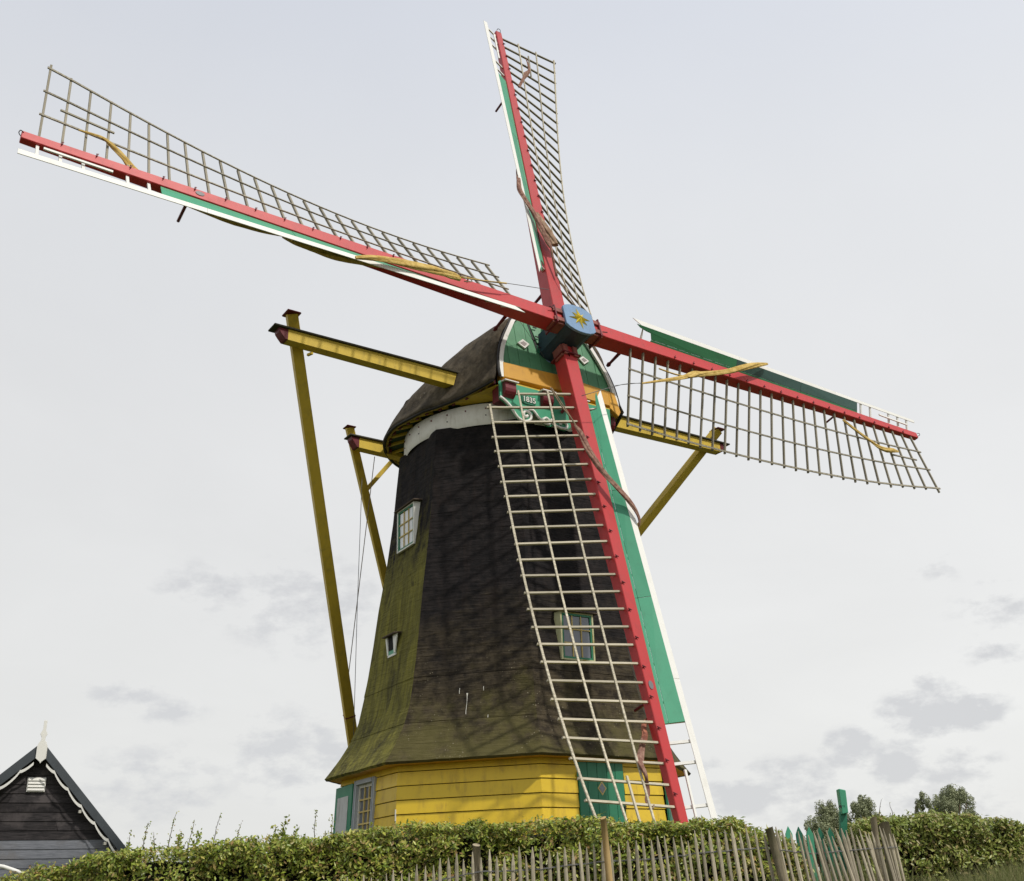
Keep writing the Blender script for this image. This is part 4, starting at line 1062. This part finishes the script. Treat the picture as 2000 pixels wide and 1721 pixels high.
for sg in (-1, 1):
    # roof slope, grey bargeboard, scalloped white trim
    SL = SLS[sg]
    ed = lambda d, o, dz=0: A0 + sd*(sg*d) + sn*o + ez*(-d*SL+dz)
    DE = HALF+.25
    slab('roof_slope', shed, [ed(0, .26, .01), ed(DE, .26, .01), ed(DE, -9, .01), ed(0, -9, .01)], (sd*sg*SL+ez).normalized(), .08, ROOFT, .004)
    pv = [ed(.10, .30, .0), ed(DE, .30, .0), ed(DE, .30, -.25), ed(.10, .30, -.28)]
    slab('bargeboard', shed, pv, sn, .04, SLATE, .005)
    # scallops
    top = []; bot = []; N_ = 160
    for i in range(N_+1):
        d = .14+(DE-.2)*i/N_; ph = (d*SL*2.6) % 1.0; w_ = .04+.115*abs(sin(pi*ph))**.55
        top.append(ed(d, .315, -.24-w_*.7)); bot.append(ed(d, .315, -.31-w_*.7))
    v = top+bot+[p-sn*.02 for p in top]+[p-sn*.02 for p in bot]; n = N_+1
    f = [(k, k+1, n+k+1, n+k) for k in range(N_)] + [(n+k, n+k+1, 3*n+k+1, 3*n+k) for k in range(N_)]
    part('scalloped_trim', shed, v, f, WHITE)
    for d in (1.02, 1.66, 2.25):
        beam('purlin_end', shed, ed(d, -.02, -.43), ed(d, .30, -.45), ez, .06, .07, .06, .07, OLDWHITE, .004)
# finial and its shield
fin = [(-.145, -.42), (-.03, -.50), (0, -.55), (.03, -.50), (.145, -.42), (.145, -.12), (.10, -.02), (.06, .02), (.055, .10), (.10, .18), (.05, .27), (.045, .30), (.05, .52), (-.04, .52), (-.045, .30), (-.06, .26), (-.10, .18), (-.055, .10), (-.06, .02), (-.10, -.02), (-.145, -.12)]
slab('finial', shed, [SP(u*.8, z*.94, .36) for u, z in fin], sn, .05, WHITE, .004)
slab('vent_grille', shed, [SP(-.22, -1.13, .05), SP(.19, -1.13, .05), SP(.19, -.80, .05), SP(-.22, -.80, .05)], sn, .05, WHITE, .005)
for i in range(4): slab('vent_slat', shed, [SP(-.20, -1.10+.075*i, .085), SP(.17, -1.10+.075*i, .085), SP(.17, -1.04+.075*i, .06), SP(-.20, -1.04+.075*i, .06)], (sn+ez*.45).normalized(), .012, WHITE, .002)
# side walls and back
for sg in (-1, 1):
    slab('side_wall', shed, [SP(sg*HALF, -5.2, 0), SP(sg*HALF, -5.2, -9), SP(sg*HALF, -2.9, -9), SP(sg*HALF, -2.9, 0)], sd*sg, .1, SHEDB, 0)
slab('gable_backing', shed, [SP(-HALF, -5.2, -.06), SP(HALF, -5.2, -.06), SP(HALF, -3.0, -.06), SP(0, -.1, -.06), SP(-HALF, -3.0, -.06)], sn, .03, INT, 0)
slab('rear_wall', shed, [SP(-HALF, -5.2, -8.9), SP(HALF, -5.2, -8.9), SP(HALF, -3.0, -8.9), SP(0, -.1, -8.9), SP(-HALF, -3.0, -8.9)], sn, .05, SHEDB, 0)

# white handrail low at the left edge
rail = root('handrail', 'white tubular handrail at the lower left corner in front of the shed', 'handrail', (-7.8, 17.4, -1.3))
def RP(px, z): return V(px, 17.5, z)
tube('rail', rail, [RP(-9.2, .98), RP(-7.85, .76), RP(-7.55, .66)], .028, WHITE, 8)
tube('rail', rail, [RP(-9.2, .80), RP(-7.95, .60)], .022, WHITE, 8)
for px in (-9.1, -8.3): tube('post', rail, [RP(px, gz(px, 17.5)), RP(px, .9)], .025, WHITE, 8)

# ------------------------------------------------------------------ HEDGES
def hedge(name, label, x0, x1, ytop, topf, yfront, thick, nleaf, mat, roundL=.5, roundR=.5, zb=-.75, seed=1, shoots=()):
    h = root(name, label, 'hedge', ((x0+x1)/2, yfront+thick/2, gz((x0+x1)/2, yfront+thick/2)), 'clipped privet hedges along the bank')
    def topz(x):
        z = topf(x)
        a = (x-x0)/roundL; b = (x1-x)/roundR
        for q in (a, b):
            if q < 1: z = z - (1-sqrt(max(0, 1-(1-max(q, 0))**2)))*min(.9, roundR*1.1)
        return z
    # dark woody core
    nx_, nz_ = 60, 14; cv = []; cf = []
    for ix in range(nx_+1):
        x = x0+.12+(x1-x0-.24)*ix/nx_; zt = topz(x)-.09
        ringp = []
        for iz in range(nz_+1): ringp.append((yfront+.16, zb+(zt-zb)*iz/nz_))
        for iy in range(1, 5): ringp.append((yfront+.16+(thick-.32)*iy/4, zt))
        for y, z in ringp:
            p = V(x, y, z); nz = mnoise.noise(p*4)*.05; cv.append(V(x, y+nz, z+mnoise.noise(p*5+V(9, 0, 0))*.04))
    m_ = nz_+5
    cf = [(i*m_+k, (i+1)*m_+k, (i+1)*m_+k+1, i*m_+k+1) for i in range(nx_) for k in range(m_-1)] + [tuple(range(m_))[::-1], tuple(range(nx_*m_, nx_*m_+m_))]
    part('dense_core', h, cv, cf, mk_wood('hedge_core', (.012, .012, .006), (.035, .03, .015)) if 'hedge_core' not in bpy.data.materials else bpy.data.materials['hedge_core'])
    # leaves in a lumpy shell: front, top and ends
    n = nleaf
    tz = np.array([topz(x) for x in np.linspace(x0, x1, 200)])
    X_ = RNG.uniform(x0, x1, n); TZ = np.interp(X_, np.linspace(x0, x1, 200), tz)
    kind = RNG.random(n)
    Y_ = np.empty(n); Z_ = np.empty(n); N_ = np.zeros((n, 3))
    fr = kind < .72
    Z_[fr] = zb + (TZ[fr]-zb)*RNG.random(fr.sum()); Y_[fr] = yfront; N_[fr] = (0, -1, .45)
    tp = (~fr) & (kind < .95)
    Z_[tp] = TZ[tp]; Y_[tp] = yfront+thick*RNG.random(tp.sum())**1.6; N_[tp] = (0, -.3, 1)
    en = kind >= .95; m = en.sum(); side = RNG.random(m) < .5
    X_[en] = np.where(side, x0+.06, x1-.06); Z_[en] = zb + (topz(x1-.1)-zb)*RNG.random(m); Y_[en] = yfront+thick*RNG.random(m); N_[en] = np.stack([np.where(side, -1, 1), -.4*np.ones(m), .3*np.ones(m)], 1)
    P0 = np.stack([X_, Y_, Z_], 1)
    tmul = np.where(tp, .45, 1.0)
    lump = (vnoise(P0, 2.6, seed)-.5)*.10 + (vnoise(P0, 7, seed+3)-.5)*.15 + (vnoise(P0, 16, seed+5)-.5)*.06
    nn = N_/np.linalg.norm(N_, axis=1)[:, None]
    depth = np.abs(RNG.normal(0, .07, n))
    P = P0 + nn*(lump*tmul-depth+.02)[:, None] + RNG.normal(0, .012, (n, 3))
    dens = vnoise(P0, 5.5, seed+9)*.6+vnoise(P0, 13, seed+2)*.4
    keep = (dens > .43) | (RNG.random(n) < .18)
    P = P[keep]; nn = nn[keep]
    Nn = nn + RNG.normal(0, .62, P.shape) + np.array([0, -.1, .25])
    L_ = RNG.uniform(.028, .060, len(P)); W_ = L_*RNG.uniform(.34, .50, len(P))
    o = cloth_leaves('foliage', h, P, Nn, L_, W_, mat, .22, (0, -.2, .5)); o['kind'] = 'stuff'
    # twigs in the shell
    tv = []; tf = []
    for _ in range(int(260*(x1-x0)/6)):
        x = random.uniform(x0+.3, x1-.3); zt = topz(x); z = random.uniform(zb+.2, zt-.30); p = V(x, yfront+random.uniform(-.02, .12), z)
        d = V(random.uniform(-.6, .6), random.uniform(-.5, .05), random.uniform(.2, 1)).normalized()*random.uniform(.08, .3); b = len(tv); s_ = V(.0035, 0, 0)
        tv += [p-s_, p+s_, p+d+s_*.4, p+d-s_*.4]; tf.append((b, b+1, b+2, b+3))
        tv += [p+V(0, -.003, 0), p+V(0, .004, 0), p+d+V(0, .002, 0), p+d]; tf.append((b+4, b+5, b+6, b+7))
    t = part('twigs', h, tv, tf, TWIG); t['kind'] = 'stuff'
    # long unclipped shoots
    for (sx_, hgt, lean, nl, ls) in shoots:
        zt = topz(sx_)-.06; y = yfront+.15+random.uniform(0, .25); pts = []
        for i in range(7):
            q = i/6; pts.append(V(sx_+lean*q*q+random.uniform(-.004, .004), y, zt+(hgt+.06)*q))
        tube('shoot', h, pts, [.005*(1-.7*i/6) for i in range(7)], TWIG, 5)
        m = nl; q = RNG.random(m)**.8; C_ = np.array([[np.interp(t_*6, range(7), [p[a] for p in pts]) for a in range(3)] for t_ in q]); C_ += RNG.normal(0, .012*ls, C_.shape)
        o = cloth_leaves('shoot_leaves', h, C_, RNG.normal(size=(m, 3))+np.array([0, -.6, .3]), RNG.uniform(.020, .036, m)*ls*(1.25-q*.5), RNG.uniform(.011, .018, m)*ls, mat, .2, (0, 0, 1)); o['kind'] = 'stuff'
    return h
def topL(x):
    return float(np.interp(x, [-5.2, -4.7, -4.33, -4.09, -3.6, -3.29, -2.66, -2.2, -1.81, -1.4, -1.06, -.1, .75, 1.6, 2.03, 2.6], [-.05, .15, .30, .39, .44, .48, .52, .54, .55, .585, .63, .62, .615, .56, .54, .52])) + .012*sin(x*5.3)+.010*sin(x*11.7)
sh = [(-3.36, .20, .02, 34, 1), (-3.27, .26, .03, 36, 1), (-3.18, .17, -.02, 40, 1.1), (-3.08, .33, .05, 34, .9), (-2.93, .15, .0, 50, 1.2), (-2.85, .26, .04, 30, .9), (-2.78, .16, .02, 60, 1.3), (-2.66, .29, .05, 26, .8), (-2.50, .20, .05, 20, .7), (-2.44, .13, .0, 26, .8), (-3.42, .12, -.02, 50, 1.2), (-3.0, .14, .03, 60, 1.2),
      (-2.12, .13, -.02, 40, 1.5), (-2.06, .17, .03, 50, 1.6), (-2.0, .11, .04, 40, 1.4), (-1.82, .27, .01, 34, .8), (-1.63, .19, .0, 40, 1.0), (-1.72, .09, .0, 30, .9), (-1.52, .07, .02, 24, 1), (-1.34, .10, .02, 40, 1.1), (-1.26, .06, 0, 24, 1), (-1.1, .06, .02, 18, .9), (-.9, .05, .01, 16, .9), (-4.2, .1, 0, 26, 1.1), (-3.9, .08, .02, 26, 1.1), (-3.6, .1, .0, 40, 1.2), (.9, .06, .01, 20, 1.1), (1.75, .07, .02, 30, 1.2), (1.55, .05, .0, 20, 1.2)]
sh += [(random.uniform(-4.4, 2.0), random.uniform(.02, .06), random.uniform(-.02, .02), 14, 1.2) for _ in range(38)]
hedge('hedge', 'long clipped privet hedge in front of the windmill, thin unclipped shoots on its left', -5.3, 2.34, 0, topL, 9.6, .85, 125000, LEAF, .3, .45, seed=3, shoots=sh)
def topR(x): return float(np.interp(x, [2.8, 3.0, 3.2, 3.84, 4.3, 4.6, 4.8], [.53, .60, .62, .60, .58, .50, .40])) + .012*sin(x*7)
hedge('hedge', 'shorter privet hedge right of the green post, behind dry grass at the right edge', 2.98, 4.78, 0, topR, 10.45, .9, 42000, LEAF2, .12, .35, seed=8, shoots=[(random.uniform(3.1, 4.4), random.uniform(.03, .09), random.uniform(-.03, .03), 16, 1.2) for _ in range(12)]+[(3.3, .2, .05, 8, .7), (3.42, .17, -.02, 6, .7), (3.6, .15, .03, 8, .7)])

# ------------------------------------------------------------------ CHESTNUT PALING FENCE
fence = root('paling_fence', 'low wired chestnut paling fence leaning in front of the hedge, with round posts', 'fence', (.8, 8.5, gz(.8, 8.5)))
TOPPTS = [(-1.75, .10), (-1.30, .20), (-1.05, .235), (-.70, .295), (-.36, .355), (.09, .36), (.55, .40), (.80, .40), (1.25, .43), (1.71, .46), (2.1, .41), (2.45, .43), (2.78, .44)]
def ftop(x): return float(np.interp(x, [a for a, b in TOPPTS], [b for a, b in TOPPTS]))
def fy(x): return 8.5 + .25*max(0, x-1.5)
pale_meshes = []
for vi in range(5):
    bm = bmesh.new(); ns = 6; rings = []
    hgt = [0, .25, .5, .75, .93, 1.0]
    rad = [1, 1.03, .98, 1.0, .92, .18+.2*random.random()]
    bend = random.uniform(-.006, .006)
    for hi, (h_, r_) in enumerate(zip(hgt, rad)):
        ring = []
        for k_ in range(ns):
            a = 2*pi*k_/ns+vi; j_ = 1+random.uniform(-.12, .12)
            ring.append(bm.verts.new((cos(a)*.0125*r_*j_+bend*sin(h_*pi), sin(a)*.010*r_*j_, h_*1.12)))
        rings.append(ring)
    for i in range(len(rings)-1):
        for k_ in range(ns): bm.faces.new((rings[i][k_], rings[i][(k_+1) % ns], rings[i+1][(k_+1) % ns], rings[i+1][k_]))
    bm.faces.new(rings[-1]); bm.faces.new(rings[0][::-1])
    me = bpy.data.meshes.new('pale'); bm.to_mesh(me); bm.free(); me.materials.append(PALE); pale_meshes.append(me)
wire_top = []; wire_low = []
x = -2.1; cnt = 0
while x < 2.80:
    zt = ftop(x)+random.uniform(-.035, .035); y = fy(x)+random.uniform(-.015, .015)
    lean = radians(float(np.interp(x, [-1, .5, 1.0, 1.7, 2.3, 2.8], [0, 0, 2, 5, 9, 5]))) + random.gauss(0, radians(1.1))
    if x > 2.2: lean += random.gauss(0, radians(1.6))
    o = bpy.data.objects.new('pale', random.choice(pale_meshes)); COL.objects.link(o); o.parent = fence
    # the top stays at x, the foot runs to the right
    wid = random.uniform(.8, 1.25)
    m_ = Matrix.Translation(V(x, y, zt)-BASE[fence.name]) @ Matrix.Rotation(-lean, 4, 'Y') @ Matrix.Rotation(random.uniform(-.5, .5), 4, 'Z') @ Matrix.Diagonal((wid, 1, 1, 1)) @ Matrix.Translation((0, 0, -1.12))
    o.matrix_basis = m_
    wt_ = V(x+sin(lean)*.13, y-.014, zt*0+ftop(x)-.13); wl_ = V(x+sin(lean)*.5, y-.014, ftop(x)-.52)
    wire_top.append(wt_+V(0, random.choice((-.0, .03)), random.uniform(-.004, .004))); wire_low.append(wl_+V(0, random.choice((0, .03)), 0))
    x += random.uniform(.046, .068) if x < 2.0 else random.uniform(.026, .048); cnt += 1
tube('wire', fence, wire_top, .0028, WIRE, 5); tube('wire', fence, [p+V(0, .012, .006) for p in wire_top], .0024, WIRE, 5)
tube('wire', fence, wire_low, .0028, WIRE, 5)
def post(x, ztop, y, r, lean, mat, L=1.5, label=None, seg=12):
    d = V(sin(lean), 0, -cos(lean)); pts = [V(x, y, ztop)+d*(L*i/6) for i in range(7)]
    v = []; f = []
    for i, p in enumerate(pts):
        for k_ in range(seg):
            a = 2*pi*k_/seg; rr_ = r*(1+.05*mnoise.noise(V(cos(a)*2, sin(a)*2, i*.7+x)))*(.93 if i == 0 else 1)
            v.append(p+V(cos(a)*rr_, sin(a)*rr_, .012*sin(a*1.0+x) if i == 0 else 0))
    f = [(i*seg+k_, i*seg+(k_+1) % seg, (i+1)*seg+(k_+1) % seg, (i+1)*seg+k_) for i in range(6) for k_ in range(seg)] + [tuple(range(seg))]
    o = part('post', fence, v, f, mat, True, label)
    o.data.polygons[len(o.data.polygons)-1].use_smooth = False
    return o
post(-.36, .415, 8.56, .031, .01, POST)
post(.575, .565, 8.42, .024, .045, NEWPOST, label='fresh yellow wooden post, taller and cleaner than the others')
post(1.79, .46, 8.50, .031, .17, POST)
post(2.79, .495, 9.0, .045, .05, POST)
post(2.76, .545, 9.15, .028, -.03, POST)

# ------------------------------------------------------------------ green picket gate and post
gate = root('garden_gate', 'small green picket gate showing its pointed tops between the two hedges', 'gate', (2.72, 11.0, gz(2.72, 11)))
for i in range(5):
    xc = 2.50+.098*i; w_ = .033; zt = .60-.006*i
    slab('picket', gate, [V(xc-w_, 11, -.4), V(xc+w_, 11, -.4), V(xc+w_, 11, zt-.06), V(xc, 11, zt+.01), V(xc-w_, 11, zt-.06)], V(0, -1, 0), .02, DGREEN if i % 2 else GREEN, .003)
for z in (-.2, .38): beam('rail', gate, V(2.38, 11.045, z), V(3.1, 11.045, z), ez, .03, .06, .03, .06, DGREEN, .004)
gp = root('gate_post', 'tall green square post with a thicker head beside the right hedge', 'post', (3.03, 10.9, gz(3.03, 10.9)))
beam('post', gp, V(2.85, 10.92, -.6), V(3.015, 10.92, .72), V(0, 1, 0), .07, .07, .065, .065, DGREEN, .006)
v = [V(2.985, 10.84, .92), V(3.05, 10.84, .905), V(3.045, 10.84, .70), V(2.985, 10.84, .69)]
bevelled('post_head', gp, v+[p+V(0, .10, 0) for p in v], BOXF, GREEN, .006)
stick('hinge', gp, V(2.97, 10.85, .76), V(3.02, 10.85, .76), .02, .02, ez, BLACKW)

# ------------------------------------------------------------------ grass
def grass(name, n, xf, yf, zf, hf, mat, label=None):
    bx = np.array([xf() for _ in range(n)]); by = np.array([yf(x) for x in bx]); bz = np.array([zf(x, y) for x, y in zip(bx, by)]); hh_ = np.array([hf(x) for x in bx])
    lean = RNG.normal(0, .16, n)*hh_; ly = RNG.normal(-.05, .1, n)*hh_; w = RNG.uniform(.0018, .0045, n)
    v = []
    for t_, ws in ((0, 1), (.4, .9), (.75, .6), (1, .12)):
        px = bx+lean*t_**2; py = by+ly*t_**2; pz = bz+hh_*t_*(1-.1*t_)
        v.append(np.stack([px-w*ws, py, pz], 1)); v.append(np.stack([px+w*ws, py, pz], 1))
    vv = np.stack(v, 1).reshape(-1, 3); vv[:, 2] += EYE
    i8 = np.arange(n)[:, None]*8
    q = np.concatenate([i8+np.array([[2*a, 2*a+1, 2*a+3, 2*a+2]]) for a in range(3)], 1).reshape(-1)
    me = bpy.data.meshes.new(name); me.vertices.add(n*8); me.vertices.foreach_set('co', vv.reshape(-1))
    me.loops.add(n*12); me.loops.foreach_set('vertex_index', q); me.polygons.add(n*3); me.polygons.foreach_set('loop_start', np.arange(n*3)*4)
    me.update(calc_edges=True); me.materials.append(mat)
    o = bpy.data.objects.new(name, me); COL.objects.link(o); o['kind'] = 'stuff'; o['label'] = label or 'grass'; o['category'] = 'grass'; return o
grass('tall_grass', 9000, lambda: random.uniform(3.0, 5.2), lambda x: random.uniform(9.2, 10.5), lambda x, y: gz(x, y), lambda x: random.uniform(.45, .80)*(1+.24*max(0, x-3.3)), GRASS, 'tall dry grass in front of the right hedge')
grass('tall_grass', 1800, lambda: random.uniform(1.9, 3.0), lambda x: random.uniform(8.9, 10.2), lambda x, y: gz(x, y), lambda x: random.uniform(.4, .95), GRASS, 'dry grass stalks behind the leaning end of the fence')
grass('short_grass', 14000, lambda: random.uniform(-6, 6), lambda x: random.uniform(7, 9.5), lambda x, y: gz(x, y), lambda x: random.uniform(.1, .35), GRASS, 'rough grass at the foot of the fence')

# ------------------------------------------------------------------ far willows
def willow(label, cx, cy, ztop, w, hgt, n, seed):
    zb = gz(cx, cy)
    t = root('willow_tree', label, 'tree', (cx, cy, zb), 'willows far behind the hedge')
    H_ = ztop-zb
    tube('trunk', t, [V(cx, cy, zb-.2), V(cx+.1, cy, zb+H_*.3), V(cx-.1, cy, zb+H_*.62)], [.35, .28, .16], TWIG, 8)
    rnd = random.Random(seed)
    for _ in range(6):
        a = rnd.uniform(0, 2*pi); q = V(cx+cos(a)*w*.32, cy+sin(a)*w*.3, zb+H_*rnd.uniform(.6, .85)); tube('limb', t, [V(cx, cy, zb+H_*.3), (V(cx, cy, zb+H_*.45)+q)/2, q], [.13, .09, .03], TWIG, 5)
    cl = []
    for _ in range(60):
        a = rnd.uniform(0, 2*pi); zc = rnd.uniform(.42, .93)
        lim = max(.12, 1-((zc-.45)/.55)**2)**.6; rr_ = sqrt(rnd.random())*w*.42*lim
        cl.append((cx+cos(a)*rr_, cy+sin(a)*rr_, zb+H_*zc, rnd.uniform(.045, .115)*w))
    cl.append((cx, cy, ztop-.10*w, .07*w)); cl.append((cx+.04*w, cy, ztop-.22*w, .15*w))
    cl = np.array(cl); idx = RNG.integers(0, len(cl), n); d = RNG.normal(size=(n, 3)); d /= np.linalg.norm(d, axis=1)[:, None]
    rad = cl[idx, 3]*(.55+.5*RNG.random(n)); P = cl[idx, :3]+d*rad[:, None]*np.array([1, 1, 1.7])
    P[:, 2] = np.minimum(P[:, 2], ztop+.1)
    o = cloth_leaves('crown', t, P, d+RNG.normal(0, .5, (n, 3)), RNG.uniform(.10, .22, n), RNG.uniform(.05, .10, n), WILLOW, .2, (0, 0, .4)); o['kind'] = 'stuff'
willow('grey-green willow just left of the green post, lowest of the group', 22.7, 90, 5.6, 4.4, 5, 15000, 1)
willow('grey-green willow seen directly behind the green post', 24.2, 91, 6.8, 4.4, 6, 19000, 2)
willow('grey-green willow whose top stands just right of the green post', 26.1, 89, 7.0, 3.4, 6, 14000, 3)
willow('narrow willow, left one of the pair above the right hedge', 31.2, 90, 7.2, 2.4, 6, 9000, 4)
willow('broad willow, right one of the pair above the right hedge', 33.9, 91, 7.7, 5.2, 6, 24000, 5)
willow('low willow crown partly hidden, right of the green post', 28.0, 92, 5.9, 3.4, 5, 9000, 6)

print('objects', len(bpy.data.objects), 'tris', sum(len(o.data.polygons) for o in bpy.data.objects if o.type == 'MESH'))
